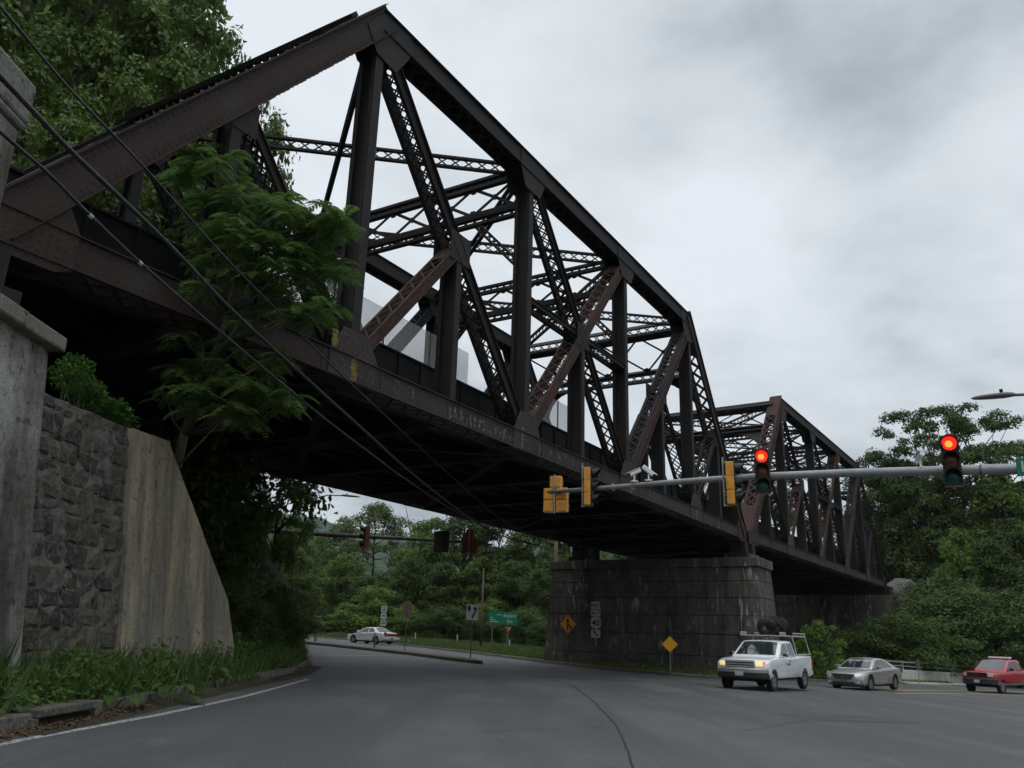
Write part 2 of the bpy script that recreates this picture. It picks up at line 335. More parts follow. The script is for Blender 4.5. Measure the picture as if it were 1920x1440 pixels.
def ground_h(X, Y):
    X = np.asarray(X, float); Y = np.asarray(Y, float)
    d = poly_dist(X, Y); base = -SL*np.clip(X, -45, 60)
    h = base + np.where(d < 0, -.07, .10)
    nz = .12*np.sin(X*1.3+Y*.7)*np.sin(Y*1.1-X*.4)
    h = h + np.where(d > 0, nz*sstep(d/4), 0)
    left = (X < -5) & (Y < 70) & (d > 0)
    # bank in front of the wall
    h = h + np.where(left, .35*sstep(d/.9), 0)
    # fill behind the retaining wall, then the hill on the left
    fill = 3.5*sstep((-6.95-X)/.4)*sstep((19.5-Y)/6.5)
    hill = 9.5*sstep((-X-9.5-np.maximum(Y-24, 0)*.55)/17)+10*sstep((-X-22-np.maximum(Y-24, 0)*.5)/30)
    h = h + np.where(left | ((X < -5) & (d > 0) & (Y < 19.5)), np.maximum(fill, hill), 0)
    h = h + np.where((X < -5) & (Y >= 70) & (d > 0) & (X < -30-(Y-78)*.7), hill, 0)
    # verge and rising wood beyond the far side
    far = (Y > 40) & (d > 0) & ~left
    h = h + np.where(far, .45*sstep(d/6)*(X < 14) + 9*sstep((d-14)/45)*sstep((X+60)/40), 0)
    h = h + np.where(far & (X > 22), 13*sstep((Y-78)/40), 0)
    return h
def gh(x, y): return float(ground_h(np.array([x]), np.array([y]))[0])
ax = np.concatenate([np.linspace(-420, -60, 19)[:-1], np.linspace(-60, -25, 26)[:-1], np.linspace(-25, 16, 96)[:-1], np.linspace(16, 60, 45)[:-1], np.linspace(60, 420, 19)])
ay = np.concatenate([np.linspace(-120, 0, 8)[:-1], np.linspace(0, 30, 70)[:-1], np.linspace(30, 110, 100)[:-1], np.linspace(110, 200, 24)[:-1], np.linspace(200, 900, 14)])
GX, GY = np.meshgrid(ax, ay); GZ = ground_h(GX, GY)
nx, ny = len(ax), len(ay); idx = np.arange(nx*ny).reshape(ny, nx)
Fq = np.stack([idx[:-1, :-1], idx[:-1, 1:], idx[1:, 1:], idx[1:, :-1]], -1).reshape(-1, 4)
tag(npmesh('ground', np.stack([GX, GY, GZ], -1).reshape(-1, 3), Fq, SOIL, smooth=True), 'grassy earth ground of banks, verges and wooded slopes', 'ground', kind='structure')

def sheet(name, poly, m_, dz, label, cat, kind='structure'):
    """flat polygon lying dz above the tilted road plane"""
    me = bpy.data.meshes.new(name); import bmesh
    b = bmesh.new(); vs = [b.verts.new((x, y, zg(x)+dz)) for x, y in poly]; f = b.faces.new(vs)
    bmesh.ops.triangulate(b, faces=[f]); bmesh.ops.recalc_face_normals(b, faces=b.faces)
    for f in b.faces:
        if f.normal.z < 0: f.normal_flip()
    b.to_mesh(me); b.free(); me.materials.append(m_)
    o = bpy.data.objects.new(name, me); COL.objects.link(o); return tag(o, label, cat, kind=kind)
def clipx(P): return [(max(-44.9, min(59.9, x)), y) for x, y in P]
sheet('road', clipx(ROADP), ASPH, 0, 'worn grey asphalt road curving left under the bridge', 'road')
def strip(name, pts, w, m_, dz, label, cat='road marking'):
    b = MB(); P = [Vector((x, y, 0)) for x, y in pts]
    def off(i, s):
        t = (P[min(i+1, len(P)-1)]-P[max(i-1, 0)]).normalized(); n = Vector((-t.y, t.x, 0)); q = P[i]+n*(w/2*s); return (q.x, q.y, zg(q.x)+dz)
    for i in range(len(P)-1): b.quad(off(i, -1), off(i+1, -1), off(i+1, 1), off(i, 1))
    return tag(b.build(name, m_), label, cat, kind='structure')
strip('edge_line', [(-4.8, 4), (-4.82, 9), (-4.72, 10.5), (-4.62, 12), (-4.57, 15.4), (-4.65, 18), (-4.8, 21.5)], .11, LINEW, .004, 'long white edge line beside the left kerb')
strip('edge_line', [(-8.4, 36.6), (-7.3, 40.4), (-5.9, 45.6)], .13, LINEW, .004, 'short white line crossing the lane beyond the kerb nose')
strip('edge_line', [(-4.1, 42.2), (-3.2, 40.6), (-2.0, 38.8)], .10, LINEW, .004, 'faint white line along the near side of the median')
strip('edge_line', [(8.0, 37.0), (11, 38.6), (14.2, 40.2), (17.2, 40.6)], .16, LINEW, .004, 'white line under the white pickup truck')
strip('centre_line', [(17.3, 40.7), (22, 46.5), (29, 54), (35.5, 59.6), (50, 73)], .32, LINEY, .004, 'yellow line under the silver car')
strip('centre_line', [(17.6, 39.3), (22.5, 44.3), (30, 50.5), (40, 59)], .32, LINEY, .004, 'nearer yellow line in front of the red pickup truck')
ck = [(1.35, 36.5), (1.7, 33), (1.95, 30), (2.12, 27.2), (2.14, 23), (2.10, 20), (2.03, 18), (1.92, 15), (1.76, 13), (1.58, 11), (1.40, 9.5), (1.2, 7)]
ck2 = []
for i in range(len(ck)-1):
    for k in range(6):
        t = k/6; ck2.append((ck[i][0]*(1-t)+ck[i+1][0]*t+rnd.uniform(-.012, .012), ck[i][1]*(1-t)+ck[i+1][1]*t))
strip('road_crack', ck2, .030, CRACK, .004, 'tar sealed crack curving down the near lane', 'road crack')

def wiggle(a, b_, n, amp, seed):
    r_ = random.Random(seed); return [(a[0]+(b_[0]-a[0])*i/n+r_.uniform(-amp, amp), a[1]+(b_[1]-a[1])*i/n+r_.uniform(-amp, amp)) for i in range(n+1)]
for i, (p_, q_, w_, am, lb) in enumerate([((4.2, 15.5), (8.5, 22.0), .018, .07, 'thin crack in the road before the silver car'), ((3.3, 24.0), (8.2, 30.5), .022, .08, 'thin crack in the road before the white truck'), ((-.4, 12.5), (1.7, 14.6), .012, .05, 'short crack joining the tar sealed crack')]):
    strip('road_crack', wiggle(p_, q_, 26, am, i), w_, CRACK, .004, lb, 'road crack')
PATCH = mat('darker_asphalt_patch', (.052, .052, .054), .75, noise=[(120, .45, .6, (.08, .08, .082)), (2, .45, .65, (.044, .044, .045))])
sheet('road_patch', [(6.9, 19.2), (9.8, 20.5), (9.3, 21.8), (6.4, 20.4)], PATCH, .004, 'darker asphalt patch in the road at the lower right', 'road patch')
sheet('road_patch', [(1.2, 31.0), (5.6, 33.6), (5.2, 34.9), (.8, 32.2)], PATCH, .004, 'long darker asphalt patch before the pier', 'road patch')
def kerb(name, pts, w, h, m_, label, cat='kerb', side=1, kind='structure', base=-.1):
    """kerb running along pts, its body on the given side of the line"""
    b = MB(); P = [Vector((x, y, 0)) for x, y in pts]; sec = []
    for i in range(len(P)):
        t = (P[min(i+1, len(P)-1)]-P[max(i-1, 0)]).normalized(); n = Vector((-t.y, t.x, 0))*side
        z = zg(P[i].x); q = P[i]; j = rnd.uniform(-.02, .02); k = rnd.uniform(-.012, .012)
        sec.append([(q+n*j)+Vector((0, 0, z+base)), (q+n*(j+.02))+Vector((0, 0, z+h+k-.02)), (q+n*(j+.05))+Vector((0, 0, z+h+k)), q+n*w+Vector((0, 0, z+h+k)), q+n*w+Vector((0, 0, z+base))])
    for i in range(len(sec)-1):
        for k in range(4): b.quad(sec[i][k], sec[i+1][k], sec[i+1][k+1], sec[i][k+1])
    b.add(sec[0], [(4, 3, 2, 1, 0)]); b.add(sec[-1], [(0, 1, 2, 3, 4)])
    o = b.build(name, m_); return tag(o, label, cat, kind=kind)
def dens(pts, step):
    out = []
    for a, b in zip(pts[:-1], pts[1:]):
        n = max(1, int(math.hypot(b[0]-a[0], b[1]-a[1])/step))
        out += [(a[0]+(b[0]-a[0])*i/n, a[1]+(b[1]-a[1])*i/n) for i in range(n)]
    return out+[pts[-1]]
kerb('kerb', dens([(-5.2, -6), (-5.2, 9.9)], 1.1), .2, .16, KERB, 'worn concrete kerb in front of the weeds, nearest stretch')
kerb('kerb', dens([(-5.25, 11.3), (-5.3, 12), (-5.5, 16.3), (-5.65, 23.5), (-6.4, 28.5), (-8.1, 35.5), (-11.5, 46.8), (-15.6, 58.5), (-24, 78)], 1.3), .2, .16, KERB, 'worn concrete kerb running on past the drain around the weedy corner')
kerb('kerb', dens([(-24.1, 95), (-15.7, 86.5), (-8.6, 75.5), (-3.5, 66), (.2, 57.9), (2.6, 51.6), (5.4, 46.4), (8.3, 43.4), (11.2, 43.6), (17.7, 49.6), (20.5, 52.5), (24, 56)], 1.5), .25, .13, KERB, 'low crumbling kerb along the far verge below the pier', side=1)
# grassed-over dirt along the foot of the far kerb
DIRT = mat('gutter_dirt', (.030, .024, .016), .95, noise=[(3, .4, .65, (.05, .038, .025)), (15, .5, .7, (.04, .05, .02))])
strip('gutter_dirt', [(-3.6, 65.3), (0, 57.4), (2.3, 51), (5.1, 45.9), (8.2, 42.9), (10.6, 42.9)], .8, DIRT, .004, 'dark dirt gathered along the foot of the far kerb', 'gutter')
strip('gutter_dirt', dens([(-5.0, 9.4), (-5.05, 12), (-5.25, 16.3), (-5.4, 23.5), (-6.1, 28.5)], 1), .42, DIRT, .004, 'dark dirt and leaves gathered along the left kerb', 'gutter')
# median island
mi_pts = [(-24, 66.8), (-16.3, 60.2), (-11.2, 55.6), (-5.6, 48.6), (-2.3, 42.6), (-1.05, 40.9), (-1.0, 41.6), (-1.6, 44.6), (-5.2, 51.2), (-10.7, 57.6), (-15.8, 62.2), (-23.4, 68.6)]
b = MB(); n_ = len(mi_pts)
lo = [(x, y, zg(x)-.02) for x, y in mi_pts]; hi = [(x*.998, y*1.0, zg(x)+.16) for x, y in mi_pts]
b.add(lo+hi, [(i, (i+1) % n_, n_+(i+1) % n_, n_+i) for i in range(n_)] + [tuple(range(n_, 2*n_))])
MEDIAN = mat('median_kerb_concrete', (.085, .070, .050), .95, noise=[(3, .4, .65, (.12, .10, .075)), (15, .5, .7, (.03, .04, .018))])
tag(b.build('median_island', MEDIAN, bevel=.03), 'long narrow raised median between the two roadways', 'traffic island', kind='structure')

# wooded ridge far away
def ridge(name, x0, x1, Y, H, depth, label, seed, colr):
    n, k = 160, 14; r_ = np.random.RandomState(seed); V = []; 
    xs = np.linspace(x0, x1, n)
    prof = H*(.78+.16*np.sin(xs*.006+seed)+.10*np.sin(xs*.017+2*seed))
    for j in range(k):
        t = j/(k-1)
        V.append(np.stack([xs, np.full(n, Y)+depth*t, prof*np.sin(t*PI/2)+r_.rand(n)*6*(t > 0)], -1))
    V = np.concatenate(V); I = np.arange(n*k).reshape(k, n)
    F = np.stack([I[:-1, :-1], I[:-1, 1:], I[1:, 1:], I[1:, :-1]], -1).reshape(-1, 4)
    o = npmesh(name, V, F, colr, smooth=False); tag(o, label, 'hill', kind='structure'); return o
HILLM = mat('distant_wood', (.030, .058, .030), .95, noise=[(.05, .4, .65, (.018, .036, .022)), (.25, .45, .6, (.045, .075, .035))], bump=(.15, 1., 4))
ridge('hills', -620, 500, 620, 112, 260, 'distant wooded ridge seen beneath the bridge', 3, HILLM)

# ---------------------------------------------------------------- truss spans (x = along, y = across, z = up from the bottom chord's centre)
PL, TH, TW = 4.1, 9.89, 9.87
AZ = math.radians(31.14); L0 = Vector((-8.236, 11.545, 5.872+CZ))
NV = Vector((0, 1, 0))
def nd(t, top, n=0.): return Vector((t*PL, n, top))
def rivets_line(b, P, Q, off, step, r_=.022):
    """row of small rivet heads standing off a plate, off = outward vector"""
    P, Q = Vector(P), Vector(Q); n = max(1, int((Q-P).length/step)); t = (Q-P).normalized(); o = Vector(off).normalized(); s = t.cross(o)
    for i in range(n+1):
        c = P+(Q-P)*(i/n)
        b.add([c+t*r_, c+s*r_, c-t*r_, c-s*r_, c+o*r_*.8], [(0, 1, 4), (1, 2, 4), (2, 3, 4), (3, 0, 4)])
def laced(b, P, Q, W, D, lace='both', cover=None, fl=.09, plate=.025, batten=.7, pitch=None, solid=None, bar=.065):
    """member of two channel webs W apart (across) and D deep, laced on its open faces"""
    P, Q = Vector(P), Vector(Q); a = (Q-P).normalized(); U = Vector((0, 1, 0)); V = a.cross(U).normalized()
    if V.z < 0 or (abs(V.z) < 1e-6 and V.x > 0): V = -V
    for s in (-1, 1):
        b.beam(P, Q, U, V, plate, D, ou=s*W/2)
        for q in (-1, 1):
            b.beam(P, Q, U, V, fl, plate*.9, ou=s*(W/2-plate/2+fl/2) if True else 0, ov=q*(D/2-plate/2))
    Lt = (Q-P).length; pitch = pitch or W*.95
    for q in (-1, 1):
        face = 'top' if q > 0 else 'bot'
        ov = q*(D/2+.008)
        if cover == face:
            b.beam(P, Q, U, V, W+2*fl+.03, .022, ov=q*(D/2+.011)); continue
        for e0, e1 in ((0, batten), (Lt-batten, Lt)):
            if e1 > e0: b.beam(P+a*e0, P+a*e1, U, V, W+.06, .02, ov=ov)
        n = max(1, int((Lt-2*batten)/pitch)); st = (Lt-2*batten)/n
        for i in range(n):
            A = P+a*(batten+i*st)+V*ov; B_ = A+a*st
            for s in (-1, 1):
                X0 = A-U*(W/2*s); X1 = B_+U*(W/2*s); dv = (X1-X0).normalized(); b.beam(X0+V*(s*.006), X1+V*(s*.006), dv.cross(V).normalized(), V, bar, .010)
def hpost(b, P, Q, W, D):
    """H section: solid web facing along the bridge, flanges facing sideways"""
    P, Q = Vector(P), Vector(Q); a = (Q-P).normalized(); U = Vector((0, 1, 0)); V = a.cross(U).normalized()
    b.beam(P, Q, U, V, W, .03)
    for s in (-1, 1):
        b.beam(P, Q, U, V, .03, D, ou=s*(W/2+.015))
        for q in (-1, 1): b.beam(P, Q, U, V, .08, .02, ou=s*(W/2-.055), ov=q*(D/2-.01))
def lattice(b, P, Q, Vd, D, wid=.12, ang=.085, pitch=None, bar=.05, hexa=False):
    """flat lattice girder from P to Q, D deep along unit Vd"""
    P, Q, V = Vector(P), Vector(Q), Vector(Vd).normalized(); a = (Q-P).normalized(); V = (V-a*V.dot(a)).normalized(); U = a.cross(V).normalized()
    for q in (-1, 1): b.beam(P, Q, U, V, wid, ang, ov=q*(D/2-ang/2))
    Lt = (Q-P).length; pitch = pitch or D; n = max(1, round(Lt/pitch)); st = Lt/n
    for i in range(n):
        for s in (-1, 1):
            X0 = P+a*(i*st)-V*(s*(D/2-ang/2)); X1 = P+a*((i+1)*st)+V*(s*(D/2-ang/2)); dv = (X1-X0).normalized()
            b.beam(X0+U*(s*.012), X1+U*(s*.012), dv.cross(U).normalized(), U, bar, .018)
        if hexa:
            c = P+a*((i+.5)*st); b.prism([c+a*.13-U*.02, c+V*.13-U*.02, c-a*.13-U*.02, c-V*.13-U*.02], U*.04)
            for q in (-1, 1):
                c = P+a*(i*st)+V*(q*(D/2-.16)); b.prism([c-a*.22+V*(q*.08)-U*.02, c+a*.22+V*(q*.08)-U*.02, c+a*.08-V*(q*.12)-U*.02, c-a*.08-V*(q*.12)-U*.02], U*.04)
def plate_xz(b, pts, y, th):
    b.prism([(x, y-th/2, z) for x, z in pts], (0, th, 0))

def truss_side(par, n0, near):
    """one truss plane at lateral position n0"""
    def N(t, z): return Vector((t*PL, n0, z))
    W = .60
    m_main = RUST if near else STEEL
    # end posts and top chord
    for ta, tb in ((0, 2), (10, 8)):
        b = MB(); e_ = (N(tb, TH)-N(ta, 0)).normalized()*.42; laced(b, N(ta, 0), N(tb, TH)+e_, W, .70, batten=2.2, pitch=.62, bar=.08, fl=.12)
        P, Q = N(ta, 0), N(tb, TH)+e_*.9; a = (Q-P).normalized(); V = a.cross(NV).normalized(); V = V if V.z > 0 else -V
        if near:
            for q in (-.27, -.20, .20, .27): rivets_line(b, P+V*q+NV*(-W/2-.013), Q+V*q+NV*(-W/2-.013), (0, -1, 0), .16)
            for q in (-.29, .29): rivets_line(b, P+V*(-.355)+NV*(-W/2-.05), Q+V*(-.355)+NV*(-W/2-.05), -V, .18, .028)
        b.build('end_post', m_main, par)
    for t in (2, 4, 6):
        b = MB(); laced(b, N(t, TH), N(t+2, TH), W, .64, cover='top', batten=.8, bar=.08)
        if near:
            for q in (-.27, .27): rivets_line(b, N(t, TH+q)+NV*(-W/2-.013), N(t+2, TH+q)+NV*(-W/2-.013), (0, -1, 0), .2)
            rivets_line(b, N(t, TH+.34)+NV*(-W/2-.07), N(t+2, TH+.34)+NV*(-W/2-.07), (0, 0, 1), .55, .045)
        b.build('top_chord', STEEL, par)
    for i in range(5):
        b = MB(); laced(b, N(2*i, 0), N(2*i+2, 0), W, .62, batten=.9, bar=.08)
        if near:
            for q in (-.26, -.17, .17, .26): rivets_line(b, N(2*i, q)+NV*(-W/2-.013), N(2*i+2, q)+NV*(-W/2-.013), (0, -1, 0), .15)
            # splice and stiffener strips standing on the web
            for t in (2*i+.95, 2*i+.25, 2*i+1.75): b.box((t*PL-.04, n0-W/2-.03, -.31), (t*PL+.04, n0-W/2-.0126, .31))
        b.build('bottom_chord', (RUST if i == 0 else CHORD) if near else STEEL, par)
    # posts
    for t in (2, 4, 6, 8):
        b = MB(); hpost(b, N(t, .32), N(t, TH-.33), .52, .30)
        b.build('post', STEEL, par)
    for t in (1, 3, 5, 7, 9):
        b = MB(); hpost(b, N(t, .32), N(t, TH/2), .52, .26); b.build('sub_post', STEEL, par)
    # diagonals
    for ta, tb in ((2, 4), (8, 6)):
        b = MB(); laced(b, N(ta, TH-.2), N(tb, .2), .42, .42, batten=.9, pitch=.38, bar=.05, fl=.12); b.build('diagonal', STEEL, par)
    b = MB(); laced(b, N(4, TH-.2), N(6, .2), .42, .36, batten=.9, pitch=.38, bar=.05, fl=.12); b.build('diagonal', STEEL, par)
    for ta, tb in ((4, 6),):
        b = MB(); laced(b, N(4, .2), N(6, TH-.2), .54, .40, batten=1.2, pitch=.5, bar=.055); b.build('diagonal', RUSTRED if near else STEEL, par)
    b = MB(); laced(b, N(6, .2)+Vector((.12, 0, 0)), N(8, TH-.2)+Vector((.12, 0, 0)), .56, .46, batten=1.4, pitch=.5, bar=.055); b.build('diagonal', RUSTRED if near else STEEL, par)
    b = MB(); laced(b, N(2, .2), N(3, TH/2), .50, .30, batten=.9, pitch=.62, bar=.055); b.build('strut', RUSTRED if near else STEEL, par)
    b = MB(); laced(b, N(8, .2), N(7, TH/2), .46, .26, batten=.9, pitch=.5, bar=.055); b.build('strut', STEEL, par)
    b = MB(); laced(b, N(10, .3)-Vector((.8, 0, 0)), N(9, TH/2), .46, .26, batten=1.0, pitch=.42, bar=.055); b.build('strut', RUSTRED if near else STEEL, par)
    for ta, tb in ((1, 2), (9, 8)):
        b = MB(); laced(b, N(ta, TH/2), N(tb, .2), .46, .26, batten=.6, pitch=.5, bar=.05); b.build('strut', STEEL, par)
    b = MB(); laced(b, N(4, TH/2), N(6, TH/2), .42, .22, batten=.5, pitch=.42, bar=.045); b.build('middle_strut', STEEL, par)
    # gusset plates, inside and outside faces of every joint
    for t in (2, 4, 6, 8):
        for s in (-1, 1):
            y = n0+s*(W/2+.030)
            b = MB(); cx_ = t*PL
            plate_xz(b, [(cx_-.85, -.33), (cx_+.85, -.33), (cx_+.85, .28), (cx_+.45, .95), (cx_-.45, .95), (cx_-.85, .28)], y, .022)
            if near and s < 0:
                for z in (-.2, .0, .2): rivets_line(b, (cx_-.75, y-.011, z), (cx_+.75, y-.011, z), (0, -1, 0), .14)
                for z in (.4, .55, .7): rivets_line(b, (cx_-.4, y-.011, z), (cx_+.4, y-.011, z), (0, -1, 0), .14)
            b.build('gusset_plate', CHORD if near else STEEL, par)
            b = MB()
            if t in (2, 8):
                k = 1 if t == 2 else -1
                plate_xz(b, [(cx_-k*.62, TH-.55), (cx_-k*.1, TH+.15), (cx_+k*.1, TH+.30), (cx_+k*1.2, TH+.30), (cx_+k*1.2, TH-.33), (cx_+k*.62, TH-1.25), (cx_-k*.20, TH-1.15)], y, .022)
            else: plate_xz(b, [(cx_-.85, TH+.28), (cx_+.85, TH+.28), (cx_+.85, TH-.35), (cx_+.5, TH-1.0), (cx_-.5, TH-1.0), (cx_-.85, TH-.35)], y, .022)
            b.build('gusset_plate', STEEL, par)
    for t, k in ((0, 1), (10, -1)):
        b = MB(); cx_ = t*PL
        for s in (-1, 1):
            plate_xz(b, [(cx_-k*.55, -.46), (cx_+k*1.0, -.46), (cx_+k*1.3, -.33), (cx_+k*1.3, .33), (cx_+k*1.0, .85), (cx_-k*.1, .55), (cx_-k*.55, .2)], n0+s*(W/2+.035), .03)
            if near and s < 0:
                for z in (-.35, -.2, -.05, .1, .25): rivets_line(b, (cx_-k*.45, n0-W/2-.05, z), (cx_+k*1.4, n0-W/2-.05, z), (0, -1, 0), .14)
        b.build('gusset_plate', RUST if near else STEEL, par)
        b = MB(); b.box((cx_-.28, n0-.42, -1.05), (cx_+.28, n0+.42, -.462)); b.box((cx_-.5, n0-.55, -1.28), (cx_+.5, n0+.55, -1.052))
        b.build('bearing', STEEL, par)
    for t in (1, 3, 5, 7, 9):
        b = MB()
        for s in (-1, 1):
            k = {1: (.10, .5), 9: (.5, .10)}.get(t, (.5, .5)); zt_ = TH/2+(.45 if 1 < t < 9 else -.1)
            plate_xz(b, [(t*PL-.5, TH/2-.85), (t*PL+.5, TH/2-.85), (t*PL+k[1], zt_), (t*PL-k[0], zt_)] if t in (1, 9) else [(t*PL-.5, TH/2-.45), (t*PL+.5, TH/2-.45), (t*PL+.5, TH/2+.45), (t*PL-.5, TH/2+.45)], n0+s*(W/2-.005), .02)
        b.build('gusset_plate', STEEL, par)

FLOOR_SHADE = mat('shade_dark_steel', (.007, .0068, .0068), .85, noise=[(2, .5, .7, (.014, .012, .011)), (25, .6, .7, (.02, .017, .015))])  # floor steel coloured near black, painting in the deep shade under the deck
def make_span():
    par = empty('truss_span')
    truss_side(par, 0., True); truss_side(par, TW, False)
    # transverse frames and top laterals
    for t in (4, 6):
        b = MB(); x = t*PL
        lattice(b, (x, .3, TH-.05), (x, TW-.3, TH-.05), (0, 0, 1), .36, pitch=.36, bar=.05, ang=.11, wid=.2)
        lattice(b, (x, .3, TH-.75), (x, TW-.3, TH-.75), (0, 0, 1), 1.25, pitch=1.85, hexa=True, bar=.12, wid=.22, ang=.14)
        lattice(b, (x, .3, TH-1.55), (x, TW-.3, TH-1.55), (0, 0, 1), .38, pitch=.38, bar=.05, ang=.11, wid=.2)
        for y0, k in ((.3, 1), (TW-.3, -1)):     # knee brackets
            lattice(b, (x, y0, TH-3.5), (x, y0+k*1.6, TH-1.75), (0, k*-.7, .7), .26, pitch=.3, bar=.05, ang=.08)
        b.build('sway_frame', STEEL, par)
    for ta, tb in ((2, 4), (4, 6), (6, 8)):
        for sw in (0, 1):
            b = MB(); y0, y1 = (.3, TW-.3) if sw else (TW-.3, .3)
            lattice(b, (ta*PL+.2, y0, TH-.02-.05*sw), (tb*PL-.2, y1, TH-.02-.05*sw), (0, 0, 1), .46, pitch=.46, bar=.045, ang=.09, wid=.14)
            b.build('lateral_brace', STEEL, par)
    for ta, tb in ((0, 2), (10, 8)):              # portals in the plane of the end posts
        P = Vector((ta*PL, 0, 0)); Q = Vector((tb*PL, 0, TH)); a = (Q-P).normalized(); Lt = (Q-P).length
        b = MB(); nv_ = a.cross(NV); nv_ = (nv_ if nv_.z > 0 else -nv_).normalized(); A = lambda s, y: P+a*(Lt-s)+Vector((0, y, 0))
        G = MB()
        for q in (.10, .44): G.beam(A(.55, .1)+nv_*q, A(.55, TW-.1)+nv_*q, a, nv_, .30, .13)
        nq = 30
        for k in range(nq):
            y0 = .1+(TW-.2)*k/nq; y1 = .1+(TW-.2)*(k+1)/nq
            for sg in (0, 1): X0 = A(.55, y0 if sg else y1)+nv_*.10; X1 = A(.55, y1 if sg else y0)+nv_*.44; dv = (X1-X0).normalized(); G.beam(X0, X1, a, dv.cross(a).normalized(), .03, .12)
        G.build('portal_brace', STEEL, par)
        lattice(b, A(.10, .3), A(.10, TW-.3), a, .5, pitch=.5, bar=.05, wid=.45, ang=.09)
        lattice(b, A(1.45, .3), A(1.45, TW-.3), a, 2.1, pitch=2.3, hexa=True, bar=.10, wid=.3, ang=.11)
        lattice(b, A(2.75, .3), A(2.75, TW-.3), a, .5, pitch=.5, bar=.05, wid=.45, ang=.09)
        nrm = a.cross(NV).normalized()
        for y0, k in ((.32, 1), (TW-.32, -1)):
            pts = [A(3.0, y0)]+[A(3.0+2.6*(1-math.sin(w)), y0+k*2.4*(1-math.cos(w))) for w in [PI/2*i/8 for i in range(8, -1, -1)]]
            for i in range(1, len(pts)-1):
                b.prism([pts[0]-nrm*.02, pts[i]-nrm*.02, pts[i+1]-nrm*.02], nrm*.04)
        b.build('portal_brace', STEEL, par)
    # floor
    for i in range(11):
        b = MB(); x = i*PL
        b.box((x-.02, .31, -.42), (x+.02, TW-.31, .62))
        for z in (-.42, .62): b.box((x-.2, .31, z-.025), (x+.2, TW-.31, z+.025))
        b.build('floor_beam', FLOOR_SHADE, par)
    for i, y in enumerate((1.35, 2.9, 4.1, 5.75, 6.95, 8.5)):
        b = MB(); b.box((0, y-.02, .0), (10*PL, y+.02, .78)); b.box((0, y-.16, -.04), (10*PL, y+.16, 0)); b.build('stringer', FLOOR_SHADE, par)
    b = MB()
    b.box((-.6, .95, .80), (10*PL+.6, TW-.95, 1.12))
    b.build('deck', FLOOR_SHADE, par)
    for y in (.93, TW-.93):
        b = MB(); b.box((-.5, y-.02, .66), (10*PL+.5, y+.02, 1.55)); b.box((-.5, y-.09, 1.55), (10*PL+.5, y+.09, 1.60)); 
        for i in range(41): b.box((i*PL/4-.02, y-.09, .68), (i*PL/4+.02, y-.0205, 1.549))
        b.build('edge_girder', FLOOR_SHADE, par)
    b = MB()
    for i in range(5):
        for s in (-1, 1):
            X0 = Vector((i*2*PL, .3 if s > 0 else TW-.3, -.35+.03*s)); X1 = Vector(((i*2+2)*PL, TW-.3 if s > 0 else .3, -.35+.03*s)); a = (X1-X0).normalized()
            b.beam(X0, X1, a.cross(Vector((0, 0, 1))), (0, 0, 1), .28, .02)
        cc = Vector(((2*i+1)*PL, TW/2, -.40)); b.box(tuple(cc-Vector((.8, .6, .01))), tuple(cc+Vector((.8, .6, .01))))
    b.build('bottom_lateral_bracing', FLOOR_SHADE, par)
    return par
span = make_span()
SPAN_RZ = PI/2-AZ
tag(span, 'nearest rusty riveted steel truss span, resting on the left abutment and the masonry pier', 'railway bridge', 'steel truss spans of the railway bridge')
span2 = copy_tree(span)
tag(span2, 'farther rusty steel truss span running from the masonry pier to the wooded bank', 'railway bridge', 'steel truss spans of the railway bridge')
span.location = L0; span.rotation_euler = (0, 0, SPAN_RZ)
_k = 0
for ch in span2.children:
    if ch.name.startswith('end_post'):
        _k += 1
        if _k == 1: ch.data = ch.data.copy(); ch.data.materials[0] = RUSTRED
span2.location = (13.55, 47.3, L0.z-.02); span2.rotation_euler = (0, 0, PI/2-.5875)
# things only on the near span: mesh screens, paint, yellow marks
SCREEN = bpy.data.materials.new('pale_mesh_screen'); SCREEN.use_nodes = True; t_ = SCREEN.node_tree
tr_ = t_.nodes.new('ShaderNodeBsdfTransparent'); ms_ = t_.nodes.new('ShaderNodeMixShader'); ms_.inputs[0].default_value = .34
t_.nodes['Principled BSDF'].inputs['Base Color'].default_value = (.62, .63, .62, 1)
tl_ = t_.nodes.new('ShaderNodeBsdfTranslucent'); tl_.inputs[0].default_value = (.5, .5, .5, 1); m2_ = t_.nodes.new('ShaderNodeMixShader'); m2_.inputs[0].default_value = .6
t_.links.new(t_.nodes['Principled BSDF'].outputs[0], m2_.inputs[1]); t_.links.new(tl_.outputs[0], m2_.inputs[2])
t_.links.new(tr_.outputs[0], ms_.inputs[1]); t_.links.new(m2_.outputs[0], ms_.inputs[2]); t_.links.new(ms_.outputs[0], t_.nodes['Material Output'].inputs[0])
for i in (0, 1, 2, 3, 6, 7):
    x0 = (1.6+i*.5)*PL; b = MB(); b.box((x0+.03, .905, 1.62), (x0+.5*PL-.03, .925, 2.66)); s_ = b.build('mesh_screen', SCREEN, span)
    b = MB(); b.beam((x0, .96, 1.1), (x0, .96, 2.7), (1, 0, 0), (0, 1, 0), .05, .05); b.build('screen_post', STEEL, span)
for i, (x0, z0, w_, h_, m_) in enumerate(((1.97*PL, -.29, .22, .60, YPAINT), (1.80*PL, .36, .18, .42, YPAINT), (6.02*PL, -.30, .20, .58, YPAINT), (7.98*PL, -.3, .2, .56, YPAINT), (8.8*PL, -.3, .12, .58, YPAINT))):
    b = MB(); y = -.346; n = 9
    P = [(x0+rnd.uniform(-.03, .03)+(w_ if k >= n else 0), y, z0+h_*((k if k < n else 2*n-1-k)/(n-1))) for k in range(2*n)]
    b.prism(P, (0, .003, 0)); b.build('paint_mark', m_, span)
